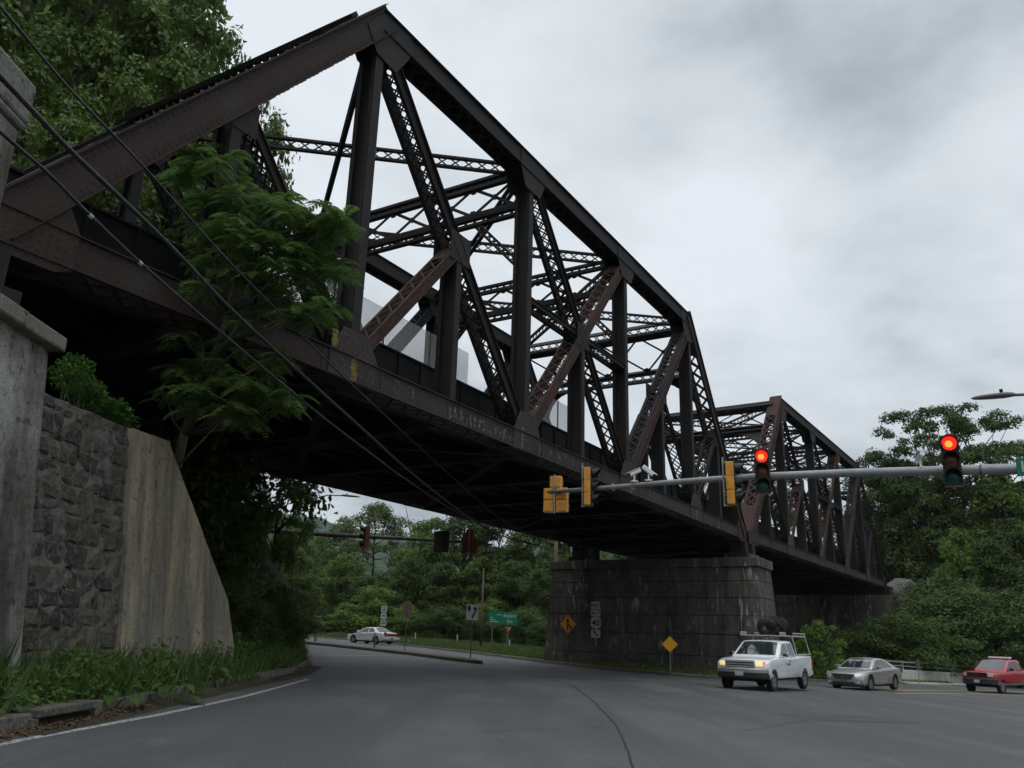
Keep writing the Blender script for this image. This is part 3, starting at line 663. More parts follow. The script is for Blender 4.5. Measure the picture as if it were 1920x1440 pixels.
def graffiti():
    b = MB(); r_ = random.Random(3); y = -.332
    def stroke(P, w):
        for p, q in zip(P[:-1], P[1:]):
            p = Vector((p[0], y, p[1])); q = Vector((q[0], y, q[1])); a = (q-p).normalized(); b.beam(p, q, a.cross(Vector((0, 1, 0))), (0, 1, 0), w, .004)
    x = 2.95*PL
    while x < 3.92*PL:
        w_ = r_.uniform(.14, .28); z1 = r_.uniform(.08, .24)
        for k in range(r_.randint(2, 4)):
            P = [(x+r_.uniform(0, w_), -.24+r_.random()*.2)]
            for _ in range(r_.randint(1, 3)): P.append((x+r_.uniform(0, w_), r_.uniform(-.24, z1)))
            stroke(P, r_.uniform(.018, .035))
        x += w_+.05
    for x in (2.35*PL, 2.5*PL, 4.35*PL, 4.5*PL, 4.6*PL, 4.75*PL, 6.5*PL, 6.6*PL): 
        for k in range(3): stroke([(x+r_.uniform(0, .3), r_.uniform(-.2, .2)) for _ in range(3)], .02)
    x = 4.0*PL-.32; yy = y; y = -.348
    stroke([(x, -.22), (x, .42)], .05); stroke([(x, .42), (x+.2, .40)], .04); stroke([(x, .05), (x+.14, .06)], .04)
    x = 4.15*PL+.1; stroke([(x, -.25), (x+.1, .1), (x+.17, -.1)], .03)
    o = b.build('graffiti', GRAFF, span)
graffiti()

# ---------------------------------------------------------------- pier between the spans (bridge axes)
def frame(origin, rz): return Matrix.Translation(origin) @ Matrix.Rotation(rz, 4, 'Z')
pier = empty('masonry_pier', (L0.x+math.sin(AZ)*10.25*PL, L0.y+math.cos(AZ)*10.25*PL, 0), SPAN_RZ,
             'dark stained masonry bridge pier with white lime streaks beside the road', 'bridge pier')
PT = L0.z-1.30     # top of the pier
def battered(b, z0, z1, x, y0, y1, bt, ref):
    """box whose sides lean outwards downwards by bt per metre below ref"""
    k0, k1 = (ref-z0)*bt, (ref-z1)*bt
    b.add([(-x-k0, y0-k0, z0), (x+k0, y0-k0, z0), (x+k0, y1+k0, z0), (-x-k0, y1+k0, z0), (-x-k1, y0-k1, z1), (x+k1, y0-k1, z1), (x+k1, y1+k1, z1), (-x-k1, y1+k1, z1)],
          [(0,3,2,1),(4,5,6,7),(0,1,5,4),(1,2,6,5),(2,3,7,6),(3,0,4,7)])
zs = [-1.2, .62, 1.75, 2.75, 3.7, 4.6, PT-.52]
courses = MB(); joints = MB(); r_ = random.Random(5)
battered(joints, -1.3, PT-.45, 1.45-.02, -1.0+.02, 11.55-.02, .055, PT)
for i in range(len(zs)-1):
    z0, z1 = zs[i]+.012, zs[i+1]-.012; ya = -1.0-(PT-z0)*.055; yb = 11.55+(PT-z0)*.055
    # front and back courses cut into long blocks
    y = ya; cuts = [ya]
    while y < yb-2.2: y += r_.uniform(1.5, 2.6); cuts.append(y)
    cuts.append(yb)
    for j in range(len(cuts)-1):
        j0 = cuts[j]+(.012 if j else 0); j1 = cuts[j+1]-(.012 if j < len(cuts)-2 else 0); pr = r_.uniform(0, .05)
        k0, k1 = (PT-z0)*.055+pr, (PT-z1)*.055+pr
        s0 = 0 if j else 0; e = (k0-k1)
        a0, a1 = (j0, j0+(e if j == 0 else 0)), (j1, j1-(e if j == len(cuts)-2 else 0))
        x0, x1 = 1.45+k0, 1.45+k1
        courses.add([(-x0, a0[0], z0), (x0, a0[0], z0), (x0, a1[0], z0), (-x0, a1[0], z0), (-x1, a0[1], z1), (x1, a0[1], z1), (x1, a1[1], z1), (-x1, a1[1], z1)],
                    [(0,3,2,1),(4,5,6,7),(0,1,5,4),(1,2,6,5),(2,3,7,6),(3,0,4,7)])
courses.build('masonry', CONC_PIER, pier, bevel=.02); joints.build('joint_core', CONC_JOINT, pier)
b = MB(); b.box((-1.6, -1.15, PT-.52), (1.6, 11.7, PT)); b.build('cap', CONC_PIER, pier, bevel=.04)
PLN = mat('bearing_plinth_stone', (.16, .10, .05), .9, noise=[(4, .4, .65, (.08, .05, .03)), (15, .5, .7, (.2, .15, .09))])
for y in (0., TW):
    b = MB(); b.box((-1.45, y-.75, PT), (1.45, y+.75, PT+.16)); b.build('bearing_plinth', PLN, pier, bevel=.02)

# far abutment under the end of the second span
ab2 = empty('far_abutment', (13.55+math.sin(.5875)*41, 47.3+math.cos(.5875)*41, 0), PI/2-.5875, 'dark brown masonry abutment under the far end of the bridge', 'abutment')
b = MB(); r_ = random.Random(9)
for i in range(9):
    z0 = -1.6+i*.86; y = -.8
    while y < 11.4:
        w_ = r_.uniform(1.0, 1.9); b.box((-.9-r_.uniform(0, .05), y+.012, z0+.012), (3.5, min(y+w_, 11.6)-.012, z0+.85)); y += w_
b.build('masonry', CONC_PIER, ab2, bevel=.02)
b = MB(); b.box((-.85, -.7, -1.7), (3.0, 11.5, 6.95)); b.build('joint_core', CONC_JOINT, ab2)

# ---------------------------------------------------------------- near-left abutment walls; face leans out towards the road
WX = -6.4; WREF = 4.4
def wx(z): return WX+(WREF-z)*.105           # x of the wall face at height z
# column with coping
col = empty('abutment_column', (WX, 9.5, 0), 0, 'tall weathered concrete abutment column with coping at the left edge', 'wall')
def in_(o_, x, y): return (x-o_[0], y-o_[1])
b = MB(); o_ = (WX, 9.5)
def wallpiece(b, y0, y1, ztop, o_, back=1.6, zb=-.3, n=14, jit=.0, top2=None, r_=random.Random(1), shift=0.):
    """battered wall slab; ztop at y0, top2 at y1; small surface relief"""
    top2 = ztop if top2 is None else top2
    ny_ = max(2, int((y1-y0)/.22)); cols = []
    for i in range(ny_+1):
        y = y0+(y1-y0)*i/ny_; zt = ztop+(top2-ztop)*i/ny_; row = []
        for k in range(n+1):
            z = zb+(zt-zb)*k/n; row.append((wx(z)+shift+r_.uniform(-jit, jit)-o_[0], y-o_[1], z))
        cols.append(row)
    base = len(b.v); V = [p for c in cols for p in c]; q = n+1
    F = [(i*q+k, (i+1)*q+k, (i+1)*q+k+1, i*q+k+1) for i in range(ny_) for k in range(n)]
    m0 = len(V); V += [(WX-back-o_[0], cols[i][0][1], zb) for i in range(ny_+1)]; m1 = len(V); V += [(WX-back-o_[0], cols[i][0][1], cols[i][-1][2]) for i in range(ny_+1)]
    for i in range(ny_): F += [(i*q+n, (i+1)*q+n, m1+i+1, m1+i), (m0+i, m1+i, m1+i+1, m0+i+1)]
    F += [tuple(k for k in range(q))+(m1, m0)][:1]; F += [tuple((ny_*q+k) for k in range(q-1, -1, -1))+(m0+ny_, m1+ny_)]
    b.add(V, F)
wallpiece(b, 2.0, 10.85, 5.0, o_, jit=.012, n=26, shift=.02, back=1.3)
b.build('shaft', CONC_COL, col, smooth=False)
b = MB(); r_ = random.Random(2)
y = 1.9
while y < 10.9:
    y1 = min(y+r_.uniform(2.2, 3), 10.98); b.box((-1.5, y-9.5, 4.92+rnd.uniform(0, .01)), (.15+r_.uniform(-.02, .02), y1-9.5-.015, 5.14)); y = y1
b.build('coping', CONC_CAP, col, bevel=.03)
# pylon standing on it
pyl = empty('concrete_pylon', (-6.55, 8.4, 5.14), 0, 'pale concrete parapet pylon standing on the coping at the upper left', 'parapet pylon')
b = MB(); b.box((-.55, -.9, 0), (.30, .60, 2.05)); b.build('shaft', CONC_PYL, pyl, bevel=.05)
b = MB(); b.add([(-.6, -.95, 2.05), (.34, -.95, 2.05), (.34, .64, 2.05), (-.6, .60, 2.05), (-.65, -1, 2.15), (.36, -1, 2.15), (.36, .66, 2.15), (-.65, .66, 2.15)], [(0,3,2,1),(4,5,6,7),(0,1,5,4),(1,2,6,5),(2,3,7,6),(3,0,4,7)])
b.box((-.65, -1, 2.152), (.36, .66, 2.72)); b.build('capital', CONC_PYL, pyl, bevel=.04)
# rough stone wall
sw_ = empty('stone_wall', (WX, 12, 0), 0, 'dark rubble stone retaining wall between the weathered column and the tan wing wall', 'wall'); o_ = (WX, 12)
b = MB(); wallpiece(b, 10.86, 13.6, 4.34, o_, jit=.03, n=40, shift=-.042, back=1.2, top2=4.48, r_=random.Random(4)); b.build('mortar_bed', MORTAR, sw_)
r_ = random.Random(11); SB = [MB() for _ in STONES]
z = -.25
while z < 4.2:
    h_ = r_.uniform(.17, .36); y = 10.88+r_.uniform(-.1, 0)
    while y < 13.58:
        w_ = r_.uniform(.2, .62); y0, y1 = max(y+.015, 10.9), min(y+w_-.015, 13.56)
        if y1-y0 > .08 and z+h_ < 4.36:
            xx = wx(z+h_/2)-WX; d_ = r_.uniform(-.055, -.004); k = r_.choices(range(4), (3, 3, 4, .8))[0]; bb = SB[k]
            zc = z+h_/2; yc = (y0+y1)/2-12; rot = r_.uniform(-.05, .05)
            def c(yy, zz_, out):
                dy, dz = (yy-12)-yc, zz_-zc; return (wx(zz_)-WX+out, yc+dy*math.cos(rot)-dz*math.sin(rot), zc+dy*math.sin(rot)+dz*math.cos(rot))
            j = lambda: r_.uniform(.0, .075)
            zA, zB = z+.015+r_.uniform(-.02, .02), z+h_-.015+r_.uniform(-.02, .02)
            back_ = [c(y0, zA, -.2), c(y1, zA, -.2), c(y1, zB, -.2), c(y0, zB, -.2)]
            m_ = [c(y0, zA, d_-.03), c(y1, zA, d_-.03), c(y1, zB, d_-.03), c(y0, zB, d_-.03)]
            # faceted face with cut corners
            f_ = [c(y0+.03+j(), zA+.02+j()*.6, d_+r_.uniform(-.01, .02)), c(y1-.03-j(), zA+.02+j()*.6, d_+r_.uniform(-.01, .02)), c(y1-.03-j(), zB-.02-j()*.6, d_+r_.uniform(-.01, .02)), c(y0+.03+j(), zB-.02-j()*.6, d_+r_.uniform(-.01, .02))]
            bb.add(back_+m_+f_, [(0,4,5,1)[::-1], (1,5,6,2)[::-1], (2,6,7,3)[::-1], (3,7,4,0)[::-1], (4,8,9,5)[::-1], (5,9,10,6)[::-1], (6,10,11,7)[::-1], (7,11,8,4)[::-1], (8, 9, 10, 11)])
        y += w_
    z += h_
V = []; F = []; MI = []
for k, bb in enumerate(SB):
    o2 = len(V); V += bb.v; F += [tuple(i+o2 for i in f) for f in bb.f]; MI += [k]*len(bb.f)
sb = MB(); sb.v = V; sb.f = F; sb.mi = MI; sb.build('stones', STONES, sw_)
# tan wing wall
wg = empty('wing_wall', (WX, 17, 0), 0, 'tan stained concrete wing wall with its top sloping down towards the trees', 'wall'); o_ = (WX, 17)
b = MB(); wallpiece(b, 13.62, 15.2, 4.50, o_, jit=.006, n=16, top2=4.64, shift=.03, back=.7); b.build('panel', CONC_WING, wg)
b = MB(); wallpiece(b, 15.22, 18.9, 4.64, o_, jit=.006, n=16, top2=1.9, shift=.0, back=.7); wallpiece(b, 18.9, 19.4, 1.9, o_, jit=.0, n=6, top2=.9, shift=.0, back=.7); b.build('panel', CONC_WING, wg)
# storm drain let into the kerb
dr = empty('storm_drain', (-5.2, 10.6, zg(-5.2)), 0, 'kerb storm drain inlet with a concrete lip beside the edge line', 'drain')
b = MB(); b.box((-.75, -.72, .10), (.05, .72, .20)); b.build('lid', KERB, dr, bevel=.02)
b = MB(); b.box((-.02, -.80, -.1), (.04, -.66, .10)); b.box((-.02, .66, -.1), (.04, .80, .10)); b.build('side', KERB, dr, bevel=.01)
b = MB(); b.box((-.5, -.66, -.08), (-.2, .66, .098)); b.build('opening', BLK, dr)
# parapet of the river bridge at the right
pp = empty('bridge_parapet', (0, 0, 0), 0, 'pale concrete bridge parapet with a metal rail behind the silver car', 'parapet')
A_, B_ = Vector((23.5, 57.8, zg(23.5))), Vector((52, 82.5, zg(52))); a_ = (B_-A_); a_.z = 0; a_.normalize(); n_ = Vector((-a_.y, a_.x, 0))
b = MB(); b.beam(A_+Vector((0, 0, .42)), B_+Vector((0, 0, .42)), n_, (0, 0, 1), .35, .94); b.build('wall', CONC_PALE, pp, bevel=.03)
b = MB(); b.beam(A_+Vector((0, 0, 1.42)), B_+Vector((0, 0, 1.42)), n_, (0, 0, 1), .09, .09); b.beam(A_+Vector((0, 0, 1.14)), B_+Vector((0, 0, 1.14)), n_, (0, 0, 1), .07, .07); b.build('rail', GALV, pp)
for i in range(13):
    c = A_+(B_-A_)*((i+.3)/13); b = MB(); b.beam(c+Vector((0, 0, .89)), c+Vector((0, 0, 1.5)), n_, a_, .12, .10); b.build('rail_post', GALV, pp)
b = MB(); pts = [A_+Vector((2, -1.2, 0)), A_+(B_-A_)*.95+Vector((2, -1.2, 0))]
tag(kerb('sidewalk', dens([(24.2, 56.6), (52, 80.9)], 2), 1.1, .14, CONC_PALE, 'narrow pale sidewalk at the foot of the bridge parapet', 'sidewalk'), kind='structure')
# rock outcrop beside the far abutment
def rock(name, c, r_, label, seed, m_):
    import bmesh
    bm_ = bmesh.new(); bmesh.ops.create_icosphere(bm_, subdivisions=4, radius=1); rr = random.Random(seed); dirs = [(Vector((rr.gauss(0, 1), rr.gauss(0, 1), rr.gauss(0, 1))).normalized(), rr.uniform(.55, .95)) for _ in range(22)]
    for v in bm_.verts:
        p = v.co.copy()
        for d, h in dirs:
            k = p.dot(d)
            if k > h: p -= d*(k-h)
        v.co = Vector((p.x*r_[0], p.y*r_[1], p.z*r_[2]))+Vector((rr.uniform(-1, 1),)*3)*.03
    me = bpy.data.meshes.new(name); bm_.to_mesh(me); bm_.free(); me.materials.append(m_); o = bpy.data.objects.new(name, me); COL.objects.link(o); o.location = c
    return tag(o, label, 'rock')
rock('rock_outcrop', (39.2, 83.2, 4.6), (3.0, 2.8, 4.6), 'grey bare rock outcrop beside the far end of the bridge', 5, mat('outcrop_rock', (.10, .095, .085), .95, noise=[(1.2, .4, .65, (.05, .047, .042)), (6, .5, .66, (.16, .155, .14))], bump=(2, .9, .2)))

# ---------------------------------------------------------------- traffic signals, lamps, cables, signs
def vplane(px, py, A, B):
    """point on the sight line through a pixel where it meets the upright plane through A and B"""
    d = ray(px, py); ex, ey = B[0]-A[0], B[1]-A[1]; nx_, ny_ = -ey, ex
    k = (A[0]*nx_+A[1]*ny_)/(d.x*nx_+d.y*ny_); return Vector((0, 0, CZ))+d*k
def hood(b, c, r, ln, n=14):
    """tunnel visor round a lens, opening towards -y"""
    V = []; F = []
    for j in range(n+1):
        w = math.radians(-35)+math.radians(250)*j/n; ca, sa = math.cos(w), math.sin(w); fl = ln*(.55+.45*max(0, sa))
        for rr in (r, r-.008):
            V += [(c[0]+ca*rr, c[1], c[2]+sa*rr), (c[0]+ca*rr, c[1]-fl, c[2]+sa*rr)]
    for j in range(n):
        a = j*4; F += [(a, a+1, a+5, a+4), (a+2, a+6, a+7, a+3), (a+1, a+3, a+7, a+5), (a, a+4, a+6, a+2)]
    b.add(V, F)
def disc(b, c, r, n=20, dome=.02, ny=-1):
    V = [(c[0], c[1]+ny*dome, c[2])]; F = []
    for q, (rr, dd) in enumerate(((.6*r, dome*.7), (r, 0))):
        V += [(c[0]+rr*math.cos(2*PI*j/n), c[1]+ny*dd, c[2]+rr*math.sin(2*PI*j/n)) for j in range(n)]
    F += [(0, 1+j, 1+(j+1) % n) for j in range(n)]+[(1+j, 1+n+j, 1+n+(j+1) % n, 1+(j+1) % n) for j in range(n)]
    b.add(V, F)
SEC = .355
def sig_head(par, x, z, k, m_house, lit, lens_m):
    """one signal section"""
    b = MB(); b.box((x-.168, -.10, z-SEC/2+.004), (x+.168, .085, z+SEC/2-.004)); b.box((x-.14, .0852, z-SEC/2+.03), (x+.14, .105, z+SEC/2-.03)); b.build('housing', m_house, par, bevel=.02)
    b = MB(); b.box((x-.172, -.118, z-SEC/2+.002), (x+.172, -.1005, z+SEC/2-.002)); f = b.build('door', BLK, par, bevel=.01)
    b = MB(); hood(b, (x, -.118, z), .152, .24); b.build('visor', BLK, par)
    b = MB(); disc(b, (x, -.124, z), .146); ln = b.build('lens', lens_m, par, smooth=True)
    if lit: b = MB(); disc(b, (x-.01, -.138, z-.015), .075, dome=.015); b.build('lamp_glow', REDC, ln, smooth=True)
def signal(name, loc, rz, label, lit=True, dog=False, house=SIGY, group='traffic signals on the galvanised mast arm', pipe=-1, bolts=False):
    t = empty(name, loc, rz, label, 'traffic signal', group)
    lens = [REDL if lit else mat('unlit_red_lens', (.06, .008, .006), .25), AMBD, GRND]
    if dog:
        sig_head(t, 0, SEC, 0, house, False, lens[0])
        for x in (-.19, .19):
            for k in (0, 1): sig_head(t, x, -SEC*k, k, house, False, (AMBD, GRND)[k])
        b = MB(); b.tube([(0, .15, SEC*1.5+.02), (0, .15, -SEC*1.5-.05)], .024); b.box((-.2, .10, -SEC*1.5-.02), (.2, .17, -SEC*1.5+.005)); b.box((-.05, .09, SEC*.45), (.05, .17, SEC*.55)); b.build('bracket', GALV, t)
    else:
        for k in range(3): sig_head(t, 0, SEC*(1-k), k, house, lit and k == 0, lens[k])
        b = MB(); b.tube([(0, .17, SEC*1.5+.14), (0, .17, -SEC*1.5-.02)], .022)
        for z in (SEC*1.5+.01, -SEC*1.5-.01): b.box((-.03, -.04, z-.015), (.03, .19, z+.015))
        b.build('bracket', GALV, t)
        if bolts: 
            b = MB()
            for x, z in ((-.1, .2), (.1, 0), (-.1, -.1), (.1, -.2)): disc(b, (x, .11, z), .02, 8, ny=1)
            b.build('bolt', WHITE, t)
    return t
ARM_A, ARM_B = (1.15, 24.0), (10.3, 16.2)
arm_px = [(1025, 923), (1150, 913.5), (1250, 905), (1340, 898.5), (1440, 892.5), (1600, 886.5), (1789, 882), (1920, 879)]
arm_pts = [vplane(x, y, ARM_A, ARM_B) for x, y in arm_px]
e_ = (arm_pts[-1]-arm_pts[-2]).normalized(); pole_p = arm_pts[-1]+e_*4.6; arm_pts += [arm_pts[-1]+e_*2, pole_p]
ma = empty('signal_mast', (pole_p.x, pole_p.y, zg(pole_p.x)), 0, 'long grey galvanised mast arm carrying the signals above the junction', 'signal mast')
off = Vector(ma.location)
b = MB(); b.tube([p-off for p in arm_pts], [.055, .064, .072, .078, .085, .095, .105, .112, .12, .13], 14); b.build('arm', GALV, ma, smooth=True)
b = MB(); b.tube([(0, 0, .03), (0, 0, pole_p.z-off.z+.6)], [.19, .14], 14); b.box((-.3, -.3, 0), (.3, .3, .05)); b.build('pole', GALV, ma, smooth=False)
for px, py in ((1186, 911), (1390, 895.5), (1150, 913.5), (1840, 881)):
    p = vplane(px, py, ARM_A, ARM_B)-off; b = MB(); b.tube([p-e_*.02, p+e_*.02], .098 if px < 1500 else .118, 14); b.build('clamp', GALV if px < 1500 else DKPOLE, ma)
def on_arm(px, py, back=0.):
    return vplane(px, py, ARM_A, ARM_B)
nrm_ = Vector((-(ARM_B[1]-ARM_A[1]), ARM_B[0]-ARM_A[0], 0)).normalized(); nrm_ = -nrm_ if nrm_.y > 0 else nrm_
p = on_arm(1438, 888)+nrm_*.26; signal('traffic_signal', p, math.radians(-17), 'signal showing red in front of the farther truss span')
p = on_arm(1790, 869)+nrm_*.28; signal('traffic_signal', p, math.radians(-27), 'signal showing red in front of the tall trees at the right')
p = on_arm(1354, 909)+nrm_*-.0+Vector((.16, 0, 0)); signal('traffic_signal', p-Vector((.0, .2, 0)), math.radians(72), 'yellow signal head seen from its side between the cameras and the lit red signal', lit=False)
p = on_arm(1099, 915); signal('traffic_signal', p-Vector((-.04, .2, 0)), math.radians(72), 'yellow signal head seen from its side just left of the traffic cameras', lit=False)
p = on_arm(1043, 925); signal('traffic_signal', p+Vector((0, .16, .0)), math.radians(158), 'yellow five-section signal head at the tip of the mast arm, seen from behind', lit=False, dog=True)
def cctv(px, py, rz, tilt, label):
    p = on_arm(px, py); t = empty('traffic_camera', p, rz, label, 'camera', 'video detection cameras on the mast arm')
    b = MB(); b.box((-.09, -.05, .06), (.09, .05, .09)); b.tube([(0, 0, .08), (0, 0, .24)], .022); b.build('bracket', WHITE, t)
    ct, st = math.cos(tilt), math.sin(tilt); a = Vector((ct, 0, -st)); u = Vector((st, 0, ct)); c = Vector((0, 0, .31))
    b = MB(); b.tube([c-a*.20, c+a*.16], .055, 12); b.build('body', WHITE, t)
    b = MB(); b.prism([c-a*.2+u*.058-Vector((0, .055, 0)), c+a*.24+u*.058-Vector((0, .055, 0)), c+a*.24+u*.075-Vector((0, .03, 0)), c-a*.2+u*.075-Vector((0, .03, 0))], (0, .11, 0)); b.build('sun_shield', WHITE, t)
    b = MB(); b.tube([c+a*.165, c+a*.175], .045, 12); b.build('lens', BLK, t)
cctv(1189.5, 907.5, math.radians(200), math.radians(26), 'left one of the two white cameras on the mast arm, tilted down to the left')
cctv(1216.5, 905.5, math.radians(-20), math.radians(40), 'right one of the two white cameras on the mast arm, tilted down to the right')
cctv(1728, 883, math.radians(80), math.radians(10), 'small white camera on the arm left of the rightmost red signal')
# street name plate, at the right edge of the photo
p = on_arm(1952, 872); t = empty('street_name_sign', p+nrm_*.17-Vector((0, 0, .05)), math.atan2(e_.y, e_.x), 'green street name sign on the mast arm at the right edge', 'street sign')
b = MB(); b.box((-.40, -.012, -.17), (1.3, .012, .20)); b.build('panel', SIGNG, t, bevel=.01)
b = MB(); b.box((-.31, -.016, -.08), (-.27, -.013, .13)); b.box((-.27, -.016, -.08), (-.16, -.013, -.04)); b.build('lettering', SIGNW, t)

def lamp(name, head_tip, head_end, pts, pole_xy, label, m_, pole_top=None):
    t = empty(name, (pole_xy[0], pole_xy[1], gh(*pole_xy)), 0, label, 'street lamp'); off = Vector(t.location)
    A = Vector(head_tip)-off; B2 = Vector(head_end)-off; a = (B2-A).normalized(); U = a.cross(Vector((0, 0, 1))).normalized(); W_ = U.cross(a).normalized(); Ln = (B2-A).length
    b = MB(); V = []; n = 12; st = [(0, .02, .02), (.08, .07, .045), (.25, .12, .06), (.55, .145, .07), (.8, .12, .075), (.95, .07, .06), (1, .045, .045)]
    for s, w_, h_ in st:
        for j in range(n): q = 2*PI*j/n; V.append(A+a*(s*Ln)+U*(w_*math.cos(q))+W_*(h_*math.sin(q)*(1 if math.sin(q) > 0 else .6)))
    F = [(i*n+j, i*n+(j+1) % n, (i+1)*n+(j+1) % n, (i+1)*n+j) for i in range(len(st)-1) for j in range(n)]+[tuple(range(n)), tuple((len(st)-1)*n+j for j in range(n-1, -1, -1))]
    b.add(V, F); h = b.build('lamp_head', m_, t, smooth=True)
    b = MB(); c = A+a*Ln*.72+W_*.06; b.tube([c, c+W_*.09], .035, 8); b.build('photocell', BLK, h)
    b = MB(); b.tube([B2-a*.05]+[Vector(p)-off for p in pts], .032, 8); b.build('arm', m_, t, smooth=True)
    top = pts[-1][2] if pole_top is None else pole_top
    b = MB(); b.tube([(0, 0, 0), (0, 0, top-off.z)], [.11, .06], 10); b.build('pole', m_, t, smooth=True)
tip = aty(1822, 747.5, 16.8); end = aty(1902, 740.5, 16.8)
lamp('street_lamp', tip, end, [aty(1935, 739, 16.8), aty(1990, 742, 16.7), Vector((14.6, 16.5, 7.4))], (14.6, 16.5), 'grey street lamp reaching in from the right edge above the trees', mat('lamp_grey', (.10, .105, .12), .5))
tip = aty(675, 932, 47); end = aty(640, 929, 47)
lamp('street_lamp', tip, end, [aty(612, 929, 47), aty(590, 935, 47), aty(560, 949, 47), aty(535, 963, 47), aty(495, 988, 47)], tuple(aty(495, 988, 47))[:2], 'dark curved-arm street lamp seen beneath the bridge, half hidden in leaves', DKPOLE)
# second signal mast, beyond the bridge on the left
A2, B2_ = (-11.6, 44.6), (-.4, 37.9)
pts2 = [vplane(x, y, A2, B2_) for x, y in [(922, 1021.5), (880, 1016.5), (800, 1012), (690, 1006.5), (600, 1001.5), (540, 998), (470, 993)]]
ma2 = empty('signal_mast', (pts2[-1].x, pts2[-1].y, gh(pts2[-1].x, pts2[-1].y)), 0, 'dark rusty mast arm beneath the bridge reaching out of the trees', 'signal mast'); off = Vector(ma2.location)
b = MB(); b.tube([p-off for p in pts2], [.05, .06, .08, .10, .12, .13, .14], 10); b.build('arm', DKPOLE, ma2, smooth=True)
b = MB(); b.tube([(0, 0, -.1), (0, 0, pts2[-1].z-off.z+.5)], [.2, .15], 10); b.build('pole', DKPOLE, ma2, smooth=True)
g2 = 'faded orange signals on the mast beyond the bridge'
signal('traffic_signal', vplane(688, 1008, A2, B2_)+Vector((.0, -.2, 0)), math.radians(-62), 'faded orange signal on the mast beneath the bridge, left of the square sign', lit=False, house=SIGOLD, group=g2)
signal('traffic_signal', vplane(881, 1017, A2, B2_)+Vector((0, -.22, 0)), math.radians(170), 'faded orange five-section signal at the tip of the mast beneath the bridge', lit=False, dog=True, house=SIGOLD, group=g2)
t = empty('hanging_sign', vplane(828, 1016, A2, B2_)+Vector((0, -.14, 0)), math.radians(-30), 'dark back of a square sign hung on the mast beneath the bridge', 'sign')
b = MB(); b.box((-.42, -.012, -.50), (.42, .012, .50)); b.build('panel', mat('dark_sign_back', (.055, .048, .036), .7), t); b = MB(); b.box((-.03, -.05, -.5), (.03, -.0125, .5)); b.build('brace', DKPOLE, t)

# utility cables passing under the span to a pole beyond it
CA, CB = (-5.2, 7.0), (3.25, 56.)
def cable(px, r_, label):
    pts = [vplane(x, y, CA, CB) for x, y in px]; d0 = pts[0]-pts[1]; d0.normalize(); pts = [pts[0]+d0*4]+pts
    # smooth the surveyed points
    P = []
    n = len(pts)
    for i in range(n-1):
        p0, p1, p2, p3 = pts[max(i-1, 0)], pts[i], pts[i+1], pts[min(i+2, n-1)]
        for k in range(6):
            t = k/6; P.append(.5*((2*p1)+(p2-p0)*t+(2*p0-5*p1+4*p2-p3)*t*t+(3*p1-p0-3*p2+p3)*t**3))
    P.append(pts[-1])
    b = MB(); b.tube(P, r_, 8); return tag(b.build('utility_cable', CABLE, smooth=True), label, 'cable', 'utility cables passing under the bridge')
cable([(0, 12), (133, 170), (267, 310), (417, 477), (533, 596), (640, 702), (760, 814), (860, 905), (950, 980), (1041, 1021)], .017, 'uppermost and thinnest utility cable, entering at the top left corner')
cable([(0, 143), (133, 283), (233, 378), (333, 475), (433, 580), (560, 697), (678, 803), (785, 898), (883, 972), (950, 1008), (1041, 1031)], .030, 'thick twisted utility cable between the other two cables')
cable([(0, 247), (90, 325), (170, 405), (263, 493), (383, 597), (500, 695), (600, 778), (684, 842), (770, 905), (867, 966), (950, 1004), (1041, 1034)], .021, 'lowest utility cable with small joint boxes, above the weathered column')
for px, py in ((170, 405), (263, 493)):
    p = vplane(px, py, CA, CB); b = MB(); b.tube([p-Vector((.0, .04, 0)), p+Vector((0, .04, 0))], .026, 8); tag(b.build('cable_clamp', SIGNW), 'small pale clamp on the lowest cable, %s one' % ('upper left' if px < 200 else 'lower right'), 'cable clamp')
p = vplane(1043, 1008, CA, CB); t = empty('utility_pole', (p.x, p.y+.15, gh(p.x, p.y)), 0, 'brown wooden utility pole rising behind the left end of the pier', 'utility pole')
b = MB(); b.tube([(0, 0, -.2), (0, 0, p.z-t.location.z+.1)], [.17, .13], 10); b.build('pole', WOOD, t, smooth=True)
b = MB(); b.box((-.5, -.06, p.z-t.location.z-.9), (.5, .06, p.z-t.location.z-.8)); b.build('crossarm', WOOD, t)
# a second, thinner pole in the far wood
q = aty(907, 1065, 70); t = empty('utility_pole', (q.x, q.y, gh(q.x, q.y)), 0, 'weathered grey utility pole standing among the trees right of the median', 'utility pole'); b = MB(); b.tube([(0, 0, -.2), (0, 0, q.z-t.location.z)], [.10, .06], 8); b.build('pole', WOOD, t, smooth=True)

# ---- road signs
def arrow(b, y, pts, w, head, th=.003):
    P = [Vector((x, 0, z)) for x, z in pts]
    for p, q in zip(P[:-1], P[1:]):
        a = (q-p).normalized(); n = Vector((-a.z, 0, a.x)); b.prism([p-n*w/2+Vector((0, y, 0)), q-n*w/2+Vector((0, y, 0)), q+n*w/2+Vector((0, y, 0)), p+n*w/2+Vector((0, y, 0))], (0, -th, 0))
    if head:
        a = (P[-1]-P[-2]).normalized(); n = Vector((-a.z, 0, a.x)); e = P[-1]
        b.prism([e-n*head+Vector((0, y-.0005, 0)), e+a*head*1.3+Vector((0, y-.0005, 0)), e+n*head+Vector((0, y-.0005, 0))], (0, -th, 0))
def post(par, z0, z1, m_=GALV, w=.05, x=0, y=.03):
    b = MB(); b.box((x-w/2, y, z0), (x+w/2, y+w*.7, z1)); b.build('post', m_, par)
def panel(par, pts, m_, name='panel', y=0, th=.008):
    b = MB(); b.prism([(x, y, z) for x, z in pts], (0, th, 0)); return b.build(name, m_, par)
